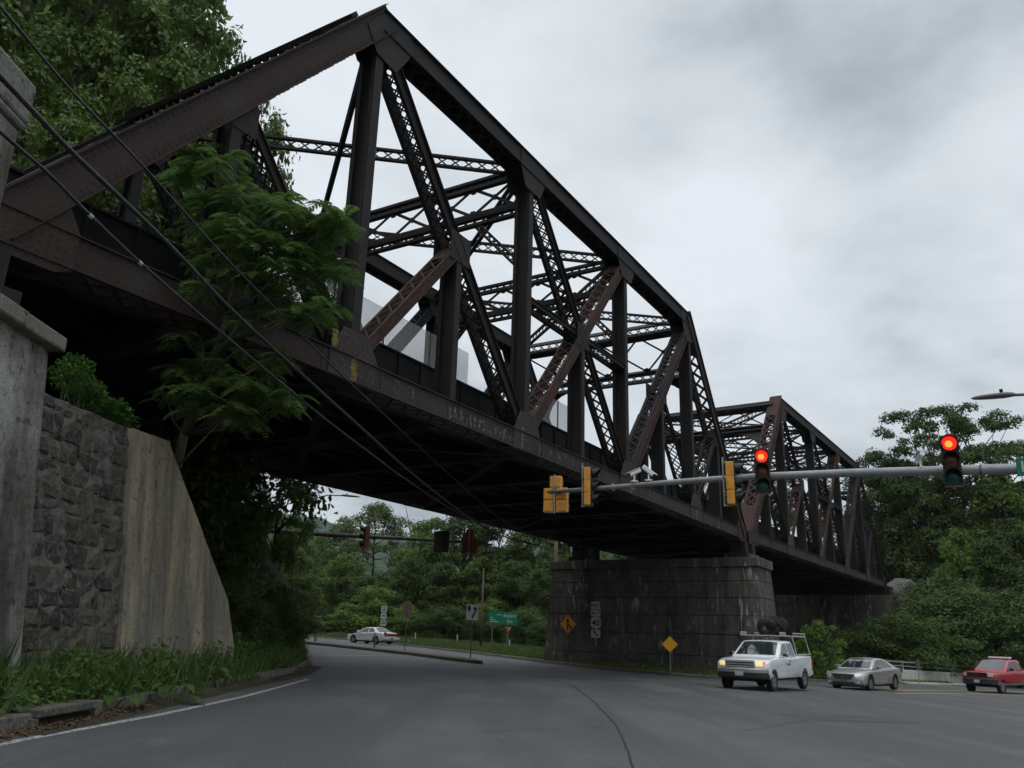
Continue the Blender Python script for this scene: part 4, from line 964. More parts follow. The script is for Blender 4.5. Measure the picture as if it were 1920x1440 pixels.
def rect(w, h, z): return [(-w/2, z-h/2), (w/2, z-h/2), (w/2, z+h/2), (-w/2, z+h/2)]
def rrect(w, h, z, r=.04, x0=0):
    P = []
    for cx_, cz_, a0 in ((w/2-r, h/2-r, 0), (-w/2+r, h/2-r, 90), (-w/2+r, -h/2+r, 180), (w/2-r, -h/2+r, 270)):
        for k in range(4): w_ = math.radians(a0+k*30); P.append((x0+cx_+r*math.cos(w_), z+cz_+r*math.sin(w_)))
    return P
def shield(w, h, z):
    pts = [(-.30, .46), (-.18, .50), (0, .42), (.18, .50), (.30, .46), (.42, .36), (.50, .26), (.43, .08), (.50, -.12), (.46, -.30), (.30, -.42), (.12, -.46), (0, -.52), (-.12, -.46), (-.30, -.42), (-.46, -.30), (-.50, -.12), (-.43, .08), (-.50, .26), (-.42, .36)]
    return [(x*w, z+y*h) for x, y in pts]
BLT = mat('black_lettering', (.012, .012, .012), .6)
# merge sign and route assembly fixed to the pier
q = aty(1065, 1170, 50.78)
t = empty('merge_sign', q, -AZ, 'yellow diamond merge arrow sign on the left part of the dark pier', 'road sign')
panel(t, [(0, -.56), (.56, 0), (0, .56), (-.56, 0)], SIGNYD)
b = MB(); e = .50
for p_, q_ in (((0, -e), (e, 0)), ((e, 0), (0, e)), ((0, e), (-e, 0)), ((-e, 0), (0, -e))): arrow(b, -.001, [p_, q_], .018, 0)
b.build('border', BLT, t)
b = MB(); arrow(b, -.001, [(-.02, -.34), (-.02, .14)], .10, .15); arrow(b, -.001, [(.20, -.30), (.17, -.16), (.02, -.02)], .10, 0); b.build('arrow', BLT, t)
q = aty(1117, 1168, 49.82)
t = empty('route_marker', q, -AZ, 'white west alternate route 40 marker with arrow on the dark pier', 'road sign')
panel(t, rrect(.60, .42, .98), SIGNW); text_part('lettering', 'WEST', .27, BLT, t, (0, -.003, .98), (PI/2, 0, 0), bold=.006, spacing=1.1)
panel(t, rrect(.60, .36, .54), SIGNW); text_part('lettering', 'ALT', .28, BLT, t, (0, -.003, .54), (PI/2, 0, 0), bold=.006, spacing=1.1)
panel(t, shield(.66, .66, 0), SIGNW); text_part('lettering', '40', .50, BLT, t, (0, -.003, -.01), (PI/2, 0, 0), bold=.008)
panel(t, rrect(.58, .44, -.60, x0=0), SIGNW); b = MB(); arrow(b, -.001, [(.14, -.74), (-.06, -.54)], .07, .11); b.build('arrow', BLT, t)
b = MB(); b.box((-.03, .012, -1.3), (.03, .05, 1.25)); b.build('post', GALV, t)
# blank yellow diamond at the verge
q = aty(1256, 1208, 44.3); g_ = gh(q.x, q.y); t = empty('diamond_sign', (q.x, q.y, g_), math.radians(-14), 'small blank bright yellow diamond sign on a thin post before the pier', 'road sign')
zc = q.z-g_; panel(t, [(0, zc-.40), (.40, zc), (0, zc+.40), (-.40, zc)], SIGNYB); post(t, 0, zc+.2)
# keep-right sign on the median nose
q = aty(885.5, 1148, 44.2); g_ = zg(q.x)+.15; t = empty('keep_right_sign', (q.x, q.y, g_), math.radians(6), 'white keep right sign with black curved arrow at the nose of the median', 'road sign')
zc = q.z-g_; panel(t, rrect(.62, .78, zc), SIGNW); post(t, 0, zc+.3, DKPOLE, .055)
b = MB(); arrow(b, -.001, [(.0, zc-.30), (.06, zc-.14), (.14, zc), (.15, zc+.14)], .085, .13); b.build('arrow', BLT, t)
b = MB(); b.prism([(x, -.001, zc+z) for x, z in ((-.25, .32), (-.25, .14), (-.16, .0), (-.09, .14), (-.09, .32))], (0, -.003, 0)); b.build('median_symbol', BLT, t)
# green creek name sign
q = aty(943.5, 1159, 80); g_ = gh(q.x, q.y); t = empty('creek_name_sign', (q.x, q.y, g_), math.radians(8), 'green two-panel sign reading Braddock Run on wooden posts', 'road sign'); zc = q.z-g_
panel(t, [(-1.33, zc-.50), (-.10, zc-.56), (-.10, zc+.60), (-1.33, zc+.64)], SIGNG); panel(t, [(-.08, zc-.58), (1.33, zc-.66), (1.33, zc+.50), (-.08, zc+.60)], SIGNG)
GLT = mat('pale_lettering', (.36, .42, .40), .6)
text_part('lettering', 'Braddock', .30, GLT, t, (.63, -.003, zc+.22), (PI/2, 0, 0), spacing=1.05, yscale=1.4, bold=.004); text_part('lettering', 'Run', .30, GLT, t, (.63, -.003, zc-.28), (PI/2, 0, 0), spacing=1.05, yscale=1.4, bold=.004)
b = MB()
for z, x0, x1 in ((.30, -.55, -.30), (.30, -.25, -.15), (.02, -1.25, -.95), (-.18, -1.25, -.72), (-.34, -1.25, -.45)): b.box((x0, -.004, zc+z-.035), (x1, -.001, zc+z+.035))
b.build('lettering', GLT, t)
post(t, -.1, zc+.3, WOOD, .12, -1.0); post(t, -.1, zc+.3, WOOD, .12, .42)
q = aty(953, 1181, 83); g_ = gh(q.x, q.y); t = empty('yield_sign', (q.x, q.y, g_), math.radians(5), 'red and white yield triangle just below the green creek sign', 'road sign'); zc = q.z-g_
panel(t, [(-.45, zc+.35), (0, zc-.42), (.45, zc+.35)], mat('sign_red', (.32, .02, .025), .5)); panel(t, [(-.26, zc+.24), (0, zc-.2), (.26, zc+.24)], SIGNW, y=-.009); post(t, 0, zc, GALV)
# route marker beyond the white car
q = aty(719.5, 1155, 86); g_ = gh(q.x, q.y); t = empty('route_marker', (q.x, q.y, g_), math.radians(12), 'white three-plate route 40 marker on a post behind the white car', 'road sign'); zc = q.z-g_
panel(t, rect(.56, .58, zc+.66), SIGNW); b = MB()
for z in (.78, .56): b.box((-.19, -.004, zc+z-.05), (.19, -.001, zc+z+.05))
b.build('lettering', BLT, t)
panel(t, shield(.62, .60, zc), SIGNW); text_part('lettering', '40', .40, BLT, t, (0, -.003, zc), (PI/2, 0, 0), bold=.006)
panel(t, rect(.56, .56, zc-.66), SIGNW); b = MB()
for z in (-.55, -.74): b.box((-.19, -.004, zc+z-.05), (.19, -.001, zc+z+.05))
b.build('lettering', BLT, t); post(t, 0, zc+.8, GALV, .07)
# brown back of a sign on the median
q = aty(768, 1143, 53); g_ = zg(q.x)+.15; t = empty('sign_back', (q.x-.15, q.y, g_), math.radians(4), 'brown weathered back of a tall sign on a post in the median', 'road sign'); zc = q.z-g_
panel(t, [(-.30, zc-.5), (.30, zc-.5), (.30, zc+.36), (.12, zc+.52), (-.12, zc+.52), (-.30, zc+.36)], SIGNBACK); post(t, 0, zc+.4, DKPOLE, .06, y=-.05)
# small green sign far left
q = aty(600, 1156, 62); g_ = gh(q.x, q.y) if poly_dist(np.array([q.x]), np.array([q.y]))[0] > 0 else zg(q.x)+.15
t = empty('small_green_sign', (q.x-.1, q.y, g_), 0, 'small green sign on a thin post at the far left of the median', 'road sign'); zc = q.z-g_
panel(t, rect(.66, .24, zc), SIGNG); b = MB(); b.box((-.25, -.004, zc-.03), (.25, -.001, zc+.05)); b.build('lettering', GLT, t); post(t, 0, zc, DKPOLE, .05)
# delineator posts
def delin(px, y0, y1, Y, m_, label):
    q = aty(px, y0, Y); e = aty(px, y1, Y); inside = poly_dist(np.array([q.x]), np.array([q.y]))[0] < 0; g_ = zg(q.x)+.14 if inside else gh(q.x, q.y)
    t = empty('delineator_post', (q.x, q.y, g_), 0, label, 'marker post', 'roadside marker posts')
    b = MB(); b.tube([(0, 0, 0), (rnd.uniform(-.04, .04), 0, e.z-g_)], .055, 8); b.build('post', m_, t)
    b = MB(); b.box((-.05, -.062, e.z-g_-.22), (.05, -.056, e.z-g_-.05)); b.build('reflector', SIGNW, t)
delin(702, 1219, 1186, 54, DKPOLE, 'dark marker post on the median in front of the white car')
delin(778, 1208, 1186, 84, SIGNW, 'pale marker post on the verge right of the white car')
delin(857, 1213, 1190, 80, SIGNW, 'pale marker post on the verge left of the keep right sign')
delin(955, 1219, 1199, 74, SIGNW, 'pale marker post at the foot of the creek sign')
delin(590, 1207, 1180, 60, DKPOLE, 'dark marker post at the left end of the median')
# dark diamond sign back in the shade of the left trees
q = aty(498, 1078, 29); g_ = gh(q.x, q.y); t = empty('diamond_sign', (q.x, q.y, g_), math.radians(35), 'dark back of a diamond sign in the shade of the left trees', 'road sign'); zc = q.z-g_
panel(t, [(0, zc-.62), (.62, zc), (0, zc+.62), (-.62, zc)], mat('dull_grey_sign_back', (.07, .07, .075), .6)); post(t, 0, zc+.3, DKPOLE, .06)
# small diamond sign back before the parapet
q = aty(1721, 1243, 58); g_ = gh(q.x, q.y); t = empty('diamond_sign', (q.x, q.y, g_), math.radians(20), 'small grey back of a diamond sign in front of the pale parapet', 'road sign'); zc = q.z-g_
panel(t, [(0, zc-.28), (.28, zc), (0, zc+.28), (-.28, zc)], mat('dull_grey_sign_back', (.07, .07, .075), .6)); post(t, 0, zc+.2, GALV, .05)

# ---------------------------------------------------------------- vehicles (x forward, y left, z up)
def paint(name, c, metal=0., rough=.25):
    M = mat(name, c, rough, metal, noise=[(1.5, .4, .75, tuple(k*.86 for k in c)), (18, .6, .8, tuple(k*.7 for k in c))], spec=.5)
    M.node_tree.nodes['Principled BSDF'].inputs['Coat Weight'].default_value = .6; M.node_tree.nodes['Principled BSDF'].inputs['Coat Roughness'].default_value = .06
    return M
P_WHITE = paint('white_car_paint', (.78, .79, .79)); P_SILV = paint('silver_car_paint', (.40, .395, .375), .6, .28); P_RED = paint('red_car_paint', (.36, .009, .013)); P_OLDW = paint('ivory_car_paint', (.60, .61, .58))
TRIMB = mat('dark_trim', (.025, .025, .026), .5); TRIMG = mat('grey_trim', (.10, .10, .10), .5)
HLON = mat('lit_headlamp', (.8, .75, .6), .2, noise=[(14, .45, .6, (.5, .42, .3))], emit=((1, .70, .30), .75)); TURN = mat('amber_marker_lamp', (.75, .22, .03), .3, emit=((1, .28, .03), .45))
HLOFF = mat('clear_headlamp', (.55, .57, .58), .12, .2, spec=.8); TAIL = mat('tail_lamp_red', (.16, .012, .01), .25); PLATE = mat('number_plate', (.60, .61, .62), .5, noise=[(60, .45, .55, (.2, .2, .25))])
def arcp(cx_, r, z0, n=12):
    """points of a wheel arch from front to rear going over the wheel"""
    zc = .36; a0 = math.asin((z0-zc)/r); return [(cx_+r*math.cos(w), zc+r*math.sin(w)) for w in [a0+(PI-2*a0)*i/n for i in range(n+1)]]
def ext(b, prof, fr, xf, zf):
    """extrude a side profile across the width with slices; xf, zf reshape each slice; fr is list of (yfrac, y)"""
    n = len(prof); base = len(b.v); V = []
    for yf, y in fr:
        for x, z in prof: V.append((xf(x, z, yf), y if not callable(y) else y(z), zf(x, z, yf)))
    k = len(fr); F = [(j*n+i, j*n+(i+1) % n, (j+1)*n+(i+1) % n, (j+1)*n+i) for j in range(k-1) for i in range(n)]
    F += [tuple(range(n-1, -1, -1)), tuple((k-1)*n+i for i in range(n))]
    b.add(V, F)
def wheel(par, x, y, r, side, kind):
    w = empty('wheel', (x, y, r)); w.parent = par
    n = 28; b = MB(); prof = [(r*.62, .10), (r*.93, .105), (r, .07), (r, -.07), (r*.93, -.105), (r*.62, -.10)]; V = []
    for j in range(n):
        a = 2*PI*j/n
        for rr, yy in prof: V.append((rr*math.cos(a), yy, rr*math.sin(a)))
    m_ = len(prof); F = [(j*m_+i, j*m_+(i+1) % m_, ((j+1) % n)*m_+(i+1) % m_, ((j+1) % n)*m_+i) for j in range(n) for i in range(m_)]
    b.add(V, F); b.build('tyre', TYRE, w, smooth=False)
    b = MB(); yo = side*.075; ri = r*.63
    b.add([(ri*math.cos(2*PI*j/n), yo-side*.06, ri*math.sin(2*PI*j/n)) for j in range(n)], [tuple(range(n))])
    bk = b.build('brake_disc', BLK, w)
    b = MB(); V = []
    for j in range(n):
        a = 2*PI*j/n
        for rr, yy in ((ri, yo-side*.05), (ri, yo+side*.02), (ri*.88, yo+side*.02), (ri*.86, yo-side*.05)): V.append((rr*math.cos(a), yy, rr*math.sin(a)))
    b.add(V, [(j*4+i, j*4+(i+1) % 4, ((j+1) % n)*4+(i+1) % 4, ((j+1) % n)*4+i) for j in range(n) for i in range(4)])
    ns = {'truck': 5, 'sedan': 7}[kind]
    for k in range(ns):
        a = 2*PI*k/ns+.3; c, s = math.cos(a), math.sin(a); d = Vector((c, 0, s)); tt = Vector((-s, 0, c)); wd_ = ri*(.34 if kind == 'truck' else .2)
        b.prism([d*ri*.15-tt*wd_*.45+Vector((0, yo, 0)), d*ri*.92-tt*wd_*.6+Vector((0, yo, 0)), d*ri*.92+tt*wd_*.6+Vector((0, yo, 0)), d*ri*.15+tt*wd_*.45+Vector((0, yo, 0))], (0, side*.018, 0))
    b.add([(ri*.24*math.cos(2*PI*j/12), yo+side*.03, ri*.24*math.sin(2*PI*j/12)) for j in range(12)], [tuple(range(12))]); b.build('rim', ALLOY, w)
def vehicle(name, loc, heading, label, S):
    """S: dictionary of measured proportions"""
    t = empty(name, loc, heading, label, S['cat']); w = S['w']; pm = S['paint']; R_ = S['r']; L_ = S['len']/2
    fx, rx = S['axles']; zb = S['bottom']
    prof = list(S['front'])+[p for p in S['top']]+list(S['rear'])
    prof = prof+arcp(rx, R_+.08, zb)[::-1]+arcp(fx, R_+.08, zb)[::-1]
    xf = lambda x, z, yf: x*(1-.10*abs(yf)**3.2) if abs(x) > L_*.78 else x
    zf = lambda x, z, yf: z-(S['crown']*abs(yf)**2.2 if z > S['belt']-.16 and abs(x) > 0 else 0)
    def yy(f): return lambda z: f*w*(1-(.035 if z < zb+.05 else 0)-.03*max(0, (z-S['belt']+.25)))
    fr = [(f, yy(f)) for f in (-1, -.96, -.8, -.5, 0, .5, .8, .96, 1)]
    fr[0] = (-1, lambda z: -w*(1-.035*(z < zb+.05)-.03*max(0, (z-S['belt']+.25)))); 
    b = MB(); ext(b, prof, fr, xf, zf); bo = b.build('body', pm, t, bevel=.025, smooth=True)
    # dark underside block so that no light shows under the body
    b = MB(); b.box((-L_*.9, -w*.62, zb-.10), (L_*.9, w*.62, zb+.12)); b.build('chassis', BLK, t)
    # cabin
    cp = S['cabin']; zt = max(z for x, z in cp); z0 = min(z for x, z in cp); w1, w2 = S['cw']
    cy = lambda f: (lambda z: f*(w1+(w2-w1)*(z-z0)/(zt-z0)))
    b = MB(); ext(b, cp, [(f, cy(f)) for f in (-1, -.9, -.5, 0, .5, .9, 1)], lambda x, z, yf: x*(1-.03*yf*yf) if x > 0 else x, lambda x, z, yf: z-(.035*yf*yf*(z-z0)/(zt-z0)))
    b.build('cabin', pm, t, bevel=.03, smooth=True)
    YW = lambda z: w1+(w2-w1)*(z-z0)/(zt-z0)
    for s in (-1, 1):
        for g in S['sidewin']:
            b = MB(); b.prism([(x, s*(YW(z)-.012), z-.03*(z-z0)/(zt-z0)) for x, z in g], (0, s*.022, 0)); b.build('side_window', GLASS, t)
    def screen(nm, lo_, hi_, sgn, k=.86):
        (xl, zl), (xh, zh) = lo_, hi_; b = MB(); N_ = Vector((sgn*(zh-zl), 0, abs(xh-xl))).normalized()*.014; V = []
        m_ = 8
        for (x, z) in (lo_, hi_):
            for i in range(m_+1):
                f = -k+2*k*i/m_; V.append(Vector((x*(1-.03*f*f) if x > 0 else x, f*YW(z), z-.035*f*f*(z-z0)/(zt-z0)))+N_)
        b.add(V, [(i, i+1, m_+2+i, m_+1+i) for i in range(m_)]); return b.build(nm, GLASS, t, smooth=True)
    screen('windscreen', *S['wind'], 1); screen('rear_window', *S['rearw'], -1)
    for x, s in ((fx, 1), (fx, -1), (rx, 1), (rx, -1)): wheel(t, x, s*(w-.13), R_, s, S['wk'])
    for ax_ in (fx, rx):
        for s in (-1, 1):
            b = MB(); b.tube([(x, s*(w*.985-.004), z) for x, z in arcp(ax_, R_+.085, zb, 14)], .022, 6); b.build('wheel_arch_lip', pm, t, smooth=True)
    b = MB()
    for s in (-1, 1):
        for i in range(6):
            x0 = S['top'][0][0]+.25-i*(S['top'][0][0]+.25-S['wind'][0][0]-.02)/6; x1 = S['top'][0][0]+.25-(i+1)*(S['top'][0][0]+.25-S['wind'][0][0]-.02)/6
            hz_ = lambda x: np.interp(x, [p[0] for p in (S['top'][:3])[::-1]], [p[1] for p in (S['top'][:3])[::-1]])-S['crown']*.76**2.2
            b.quad((x0, s*w*.76, hz_(x0)+.006), (x1, s*w*.76, hz_(x1)+.006), (x1, s*w*.775, hz_(x1)+.005), (x0, s*w*.775, hz_(x0)+.005))
    b.build('bonnet_gap', TRIMB, t)
    for s in (-1, 1):
        b = MB(); mx_, mz = S['mirror']; b.box((mx_-.05, s*(w-.02) if s > 0 else -w-.20, mz-.07), (mx_+.09, (w+.20) if s > 0 else -(w-.02), mz+.09)); b.build('mirror', S.get('mirm', TRIMB), t, bevel=.03)
        for hx in S['handles']: b = MB(); b.box((hx-.09, s*w*.985-.02, S['hz']-.02), (hx+.09, s*w*.985+.028, S['hz']+.02)); b.build('door_handle', S.get('hm', pm), t, bevel=.008)
        for dx in S['doors']:
            b = MB(); b.prism([(dx, s*(w*.998-.02), zb+.06), (dx+.012, s*(w*.998-.02), zb+.06), (dx+.012, s*(w*.985-.02), S['belt']-.03), (dx, s*(w*.985-.02), S['belt']-.03)], (0, s*.0225, 0)); b.build('door_gap', TRIMB, t)
    return t
def nosex(S_, y, x): return x*(1-.075*abs(y/S_['w'])**4)
# ---- white pickup truck with ladder rack
TR = dict(cat='pickup truck', w=.99, paint=P_WHITE, r=.375, len=5.72, axles=(1.92, -1.62), bottom=.46, belt=1.24, crown=.05, wk='truck',
          front=[(2.66, .46), (2.78, .60), (2.82, .84), (2.79, 1.0), (2.68, 1.10), (2.5, 1.15)], top=[(2.0, 1.20), (1.22, 1.24), (-.85, 1.25), (-.88, 1.29), (-2.80, 1.31)], rear=[(-2.86, 1.28), (-2.86, .62), (-2.78, .48)],
          cabin=[(-.84, 1.20), (1.30, 1.20), (1.22, 1.27), (.48, 1.80), (.25, 1.85), (-.60, 1.86), (-.78, 1.82)], cw=(.94, .76),
          sidewin=[[(.02, 1.30), (.95, 1.30), (.42, 1.74), (.02, 1.77)], [(-.68, 1.31), (-.10, 1.30), (-.08, 1.77), (-.62, 1.76)]], wind=((1.18, 1.29), (.50, 1.785)), rearw=((-.835, 1.30), (-.80, 1.74)),
          mirror=(.86, 1.30), handles=(.12,), hz=1.08, doors=(1.06, -.06), mirm=CHROME, hm=TRIMB)
HEAD = lambda vx, vy: math.atan2(vy, vx)
def place(px, py, Y):
    q = aty(px, py, Y); return Vector((q.x, q.y, zg(q.x)+.004))
trk = vehicle('pickup_truck', place(1440, 1290, 34.6), HEAD(-.60, -.80), 'white extended-cab pickup truck with lit headlamps and a ladder rack of tyres', TR)
def pickup_face(t, S, lamp_m, bump_m, bump2, grille_m, barm, lit=True, hz=(.90, 1.06), gz=(.86, 1.08), bz=(.50, .82)):
    w = S['w']
    # bumper wraps round the front
    b = MB(); n = 10; V = []
    for i in range(n+1):
        y = -w*.99+2*w*.99*i/n; x = 2.90*(1-.115*abs(y/w)**3.2)
        for z, dx in ((bz[0]-.06, -.06), (bz[0], 0), (bz[1]-.06, .0), (bz[1], -.05), (bz[1], -.25), (bz[0]-.06, -.25)): V.append((x+dx, y, z))
    k = 6; b.add(V, [(i*k+j, (i+1)*k+j, (i+1)*k+(j+1) % k, i*k+(j+1) % k) for i in range(n) for j in range(k)]+[tuple(range(k-1, -1, -1)), tuple(n*k+j for j in range(k))]); b.build('bumper', bump_m, t)
    if bump2:
        b = MB(); V = []
        for i in range(n+1):
            y = -w*.985+2*w*.985*i/n; x = 2.915*(1-.115*abs(y/w)**3.2)
            for z, dx in ((bz[1]-.15, 0), (bz[1]-.04, 0), (bz[1]+.01, -.04), (bz[1]+.01, -.12), (bz[1]-.15, -.12)): V.append((x+dx, y, z))
        k = 5; b.add(V, [(i*k+j, (i+1)*k+j, (i+1)*k+(j+1) % k, i*k+(j+1) % k) for i in range(n) for j in range(k)]+[tuple(range(k-1, -1, -1)), tuple(n*k+j for j in range(k))]); b.build('bumper_strip', bump2, t)
    gx = 2.80
    b = MB(); b.box((gx-.05, -.56, gz[0]), (gx+.022, .56, gz[1])); g = b.build('grille', grille_m, t, bevel=.015)
    for k in range(3):
        z = gz[0]+(gz[1]-gz[0])*(k+.5)/3; b = MB(); b.box((gx+.0225, -.53, z-.017), (gx+.045, .53, z+.017)); b.build('grille_bar', barm, g)
    b = MB(); b.box((gx+.0225, -.56, gz[0]), (gx+.034, -.53, gz[1])); b.box((gx+.0225, .53, gz[0]), (gx+.034, .56, gz[1])); b.box((gx+.0225, -.56, gz[1]-.02), (gx+.034, .56, gz[1]+.012)); b.build('grille_frame', barm, g)
    b = MB(); b.add([(gx+.045, .11*math.cos(q), (gz[0]+gz[1])/2+.045*math.sin(q)) for q in [2*PI*i/16 for i in range(16)]]+[(gx+.03, .12*math.cos(q), (gz[0]+gz[1])/2+.052*math.sin(q)) for q in [2*PI*i/16 for i in range(16)]], [tuple(range(16))]+[(i, (i+1) % 16, 16+(i+1) % 16, 16+i) for i in range(16)]); b.build('badge', mat('dark_badge', (.05, .05, .06), .3), g)
    for s in (-1, 1):
        V = []; zs_ = hz
        ys_ = (.60, .72, .83, .955); xs_ = [2.815*(1-.10*abs(y/w)**3.2)+.02 for y in ys_]; xs_[3] -= .10
        b = MB(); V = [(xs_[i], s*ys_[i], z) for z in zs_ for i in range(3)]+[(xs_[i]-.10, s*ys_[i], z) for z in zs_ for i in range(3)]
        b.add(V, [(0, 1, 4, 3), (1, 2, 5, 4), (3, 4, 10, 9), (4, 5, 11, 10), (0, 6, 7, 1), (1, 7, 8, 2), (2, 8, 11, 5), (0, 3, 9, 6)]); b.build('headlight', lamp_m, t)
        b = MB(); A = (xs_[2], s*ys_[2]); B3 = (xs_[3]-.12, s*(w*.985+.006)); V = [(A[0], A[1], zs_[0]), (B3[0], B3[1], zs_[0]), (B3[0], B3[1], zs_[1]-.02), (A[0], A[1], zs_[1]), (A[0]-.1, A[1]-s*.02, zs_[0]), (B3[0]-.05, B3[1]-s*.06, zs_[0]), (B3[0]-.05, B3[1]-s*.06, zs_[1]-.02), (A[0]-.1, A[1]-s*.02, zs_[1])]
        b.add(V, [(0, 1, 2, 3), (0, 4, 5, 1), (3, 2, 6, 7), (1, 5, 6, 2)]); b.build('marker_lamp', TURN if lit else lamp_m, t)
        b = MB(); b.box((-2.90, s*(w-.17) if s > 0 else -w+.04, .82), (-2.855, (w-.04) if s > 0 else -(w-.17), 1.18)); b.build('tail_light', TAIL, t)
    b = MB(); b.box((2.905, -.16, bz[0]+.06), (2.915, .16, bz[0]+.22)); b.build('number_plate', PLATE, t)
    b = MB(); b.box((-2.98, -w*.9, .52), (-2.86, w*.9, .68)); b.build('bumper', barm, t)
pickup_face(trk, TR, HLON, TRIMB, mat('grey_bumper', (.30, .30, .30), .35, .4), TRIMB, mat('bright_trim', (.46, .47, .48), .35, .3), gz=(.85, 1.09))
# ladder rack with its open end frames
b = MB()
for s in (-1, 1):
    b.tube([(-1.0, s*.90, 1.29), (-.85, s*.80, 2.02)], .024, 6); b.tube([(-2.72, s*.90, 1.31), (-2.45, s*.80, 2.02)], .024, 6)
    b.tube([(.55, s*.80, 2.02), (-2.5, s*.80, 2.02)], .024, 6); b.tube([(-.95, s*.90, 1.33), (-2.75, s*.90, 1.33)], .02, 6)
    for x0, x1 in ((.55, -.1), (-1.0, -2.5)):
        for k in range(9): x = x0+(x1-x0)*k/8; b.tube([(x, s*.80, 2.02), (x, s*.80, 2.13)], .016, 5)
        b.tube([(x0, s*.80, 2.14), (x1, s*.80, 2.14)], .022, 6)
for x in (.5, -.85, -1.6, -2.45): b.tube([(x, -.80, 2.02), (x, .80, 2.02)], .022, 6)
b.build('ladder_rack', mat('rack_white', (.40, .40, .38), .5, noise=[(9, .5, .7, (.2, .15, .1))]), trk)
b = MB(); b.add([(1.0, TR['w']*1.0+.004, 1.05), (.93, TR['w']+.004, 1.05), (.93, TR['w']+.004, .97), (1.0, TR['w']+.004, .97)], [(0, 1, 2, 3)])
b2 = MB(); y_ = TR['w']*.998
for x0, x1, z0, z1 in ((.62, .54, .93, 1.03),): b2.box((x1, y_, z0), (x0, y_+.004, z1))
b2.build('door_emblem', mat('emblem_orange', (.45, .12, .05), .5), trk)
b2 = MB()
for k in range(5): b2.box((.44-k*.075-.05, y_, .94), (.44-k*.075, y_+.004, 1.0))
b2.box((.07, y_, .915), (.44, y_+.004, .93)); b2.build('door_lettering', mat('lettering_blue', (.03, .07, .30), .5), trk)
b2 = MB(); b2.box((1.25, y_, .70), (-2.3, y_+.003, .715)); b2.build('body_crease', mat('crease_grey', (.35, .35, .35), .5), trk)
# five tyres: three on the rack, two standing in the bed
Mtr = Matrix.Translation(trk.location) @ Matrix.Rotation(trk.rotation_euler.z, 4, 'Z')
def loose_tyre(lx, ly, lz, rx_, rz_, label, R_=.36, wd_=.24):
    n = 30; V = []; prof = [(R_*.55, .35), (R_*.62, .47), (R_*.86, .5), (R_*.98, .42), (R_, .3), (R_, -.3), (R_*.98, -.42), (R_*.86, -.5), (R_*.62, -.47), (R_*.55, -.35)]
    for j in range(n):
        a = 2*PI*j/n
        for rr, yy_ in prof: V.append((rr*math.cos(a), yy_*wd_, rr*math.sin(a)))
    m_ = len(prof); b = MB(); b.add(V, [(j*m_+i, j*m_+(i+1) % m_, ((j+1) % n)*m_+(i+1) % m_, ((j+1) % n)*m_+i) for j in range(n) for i in range(m_)])
    o = b.build('tyre', TYRE); o.matrix_world = Mtr @ Matrix.Translation((lx, ly, lz)) @ Matrix.Rotation(rz_, 4, 'Z') @ Matrix.Rotation(rx_, 4, 'X')
    tag(o, label, 'tyre', 'loose tyres carried by the white pickup truck')
loose_tyre(-.15, .05, 2.34, math.radians(38), math.radians(125), 'black tyre lying tilted at the front left of the ladder rack', .38, .30)
loose_tyre(-1.0, .12, 2.42, math.radians(42), math.radians(75), 'middle black tyre lying tilted on top of the ladder rack', .40, .34)
loose_tyre(-1.95, -.1, 2.42, math.radians(-40), math.radians(60), 'rearmost black tyre lying tilted on top of the ladder rack', .40, .34)
loose_tyre(-1.5, .25, 1.66, math.radians(8), math.radians(20), 'black tyre standing in the truck bed nearer the cab', .36, .26)
loose_tyre(-2.15, .25, 1.66, math.radians(-10), math.radians(15), 'black tyre standing in the truck bed nearer the tailgate', .36, .26)
# ---- red pickup truck
TR2 = dict(TR); TR2.update(r=.40, paint=P_RED, w=1.0, mirm=TRIMB, crown=.04,
          front=[(2.70, .52), (2.80, .62), (2.83, .95), (2.80, 1.12), (2.72, 1.18)], top=[(2.2, 1.24), (1.22, 1.30), (-.85, 1.30), (-.88, 1.34), (-2.80, 1.36)], belt=1.28, bottom=.50,
          cabin=[(-.84, 1.25), (1.30, 1.25), (1.22, 1.32), (.45, 1.86), (.2, 1.92), (-.60, 1.93), (-.78, 1.88)], sidewin=[[(.02, 1.34), (.92, 1.34), (.40, 1.81), (.02, 1.84)], [(-.68, 1.36), (-.10, 1.34), (-.08, 1.84), (-.62, 1.82)]],
          wind=((1.18, 1.34), (.47, 1.85)), rearw=((-.835, 1.35), (-.80, 1.80)), mirror=(.86, 1.36), hz=1.12)
red = vehicle('pickup_truck', place(1880, 1296, 52.5), HEAD(-.82, -.57), 'red pickup truck with a white roof bar at the right edge', TR2)
pickup_face(red, TR2, HLOFF, TRIMB, None, TRIMB, TRIMB, False, hz=(.96, 1.15), gz=(.93, 1.16), bz=(.55, .86))
b = MB(); b.box((-.35, -.62, 1.97), (-.05, .62, 2.06)); b.box((-.25, -.55, 1.90), (-.15, -.50, 1.97)); b.box((-.25, .50, 1.90), (-.15, .55, 1.97)); b.build('roof_bar', WHITE, red, bevel=.02)
for s in (-1, 1):
    b = MB(); b.box((-2.7, s*.985-.008, .50), (2.5, s*.985+.022, .62)); b.build('lower_trim', TRIMG, red)
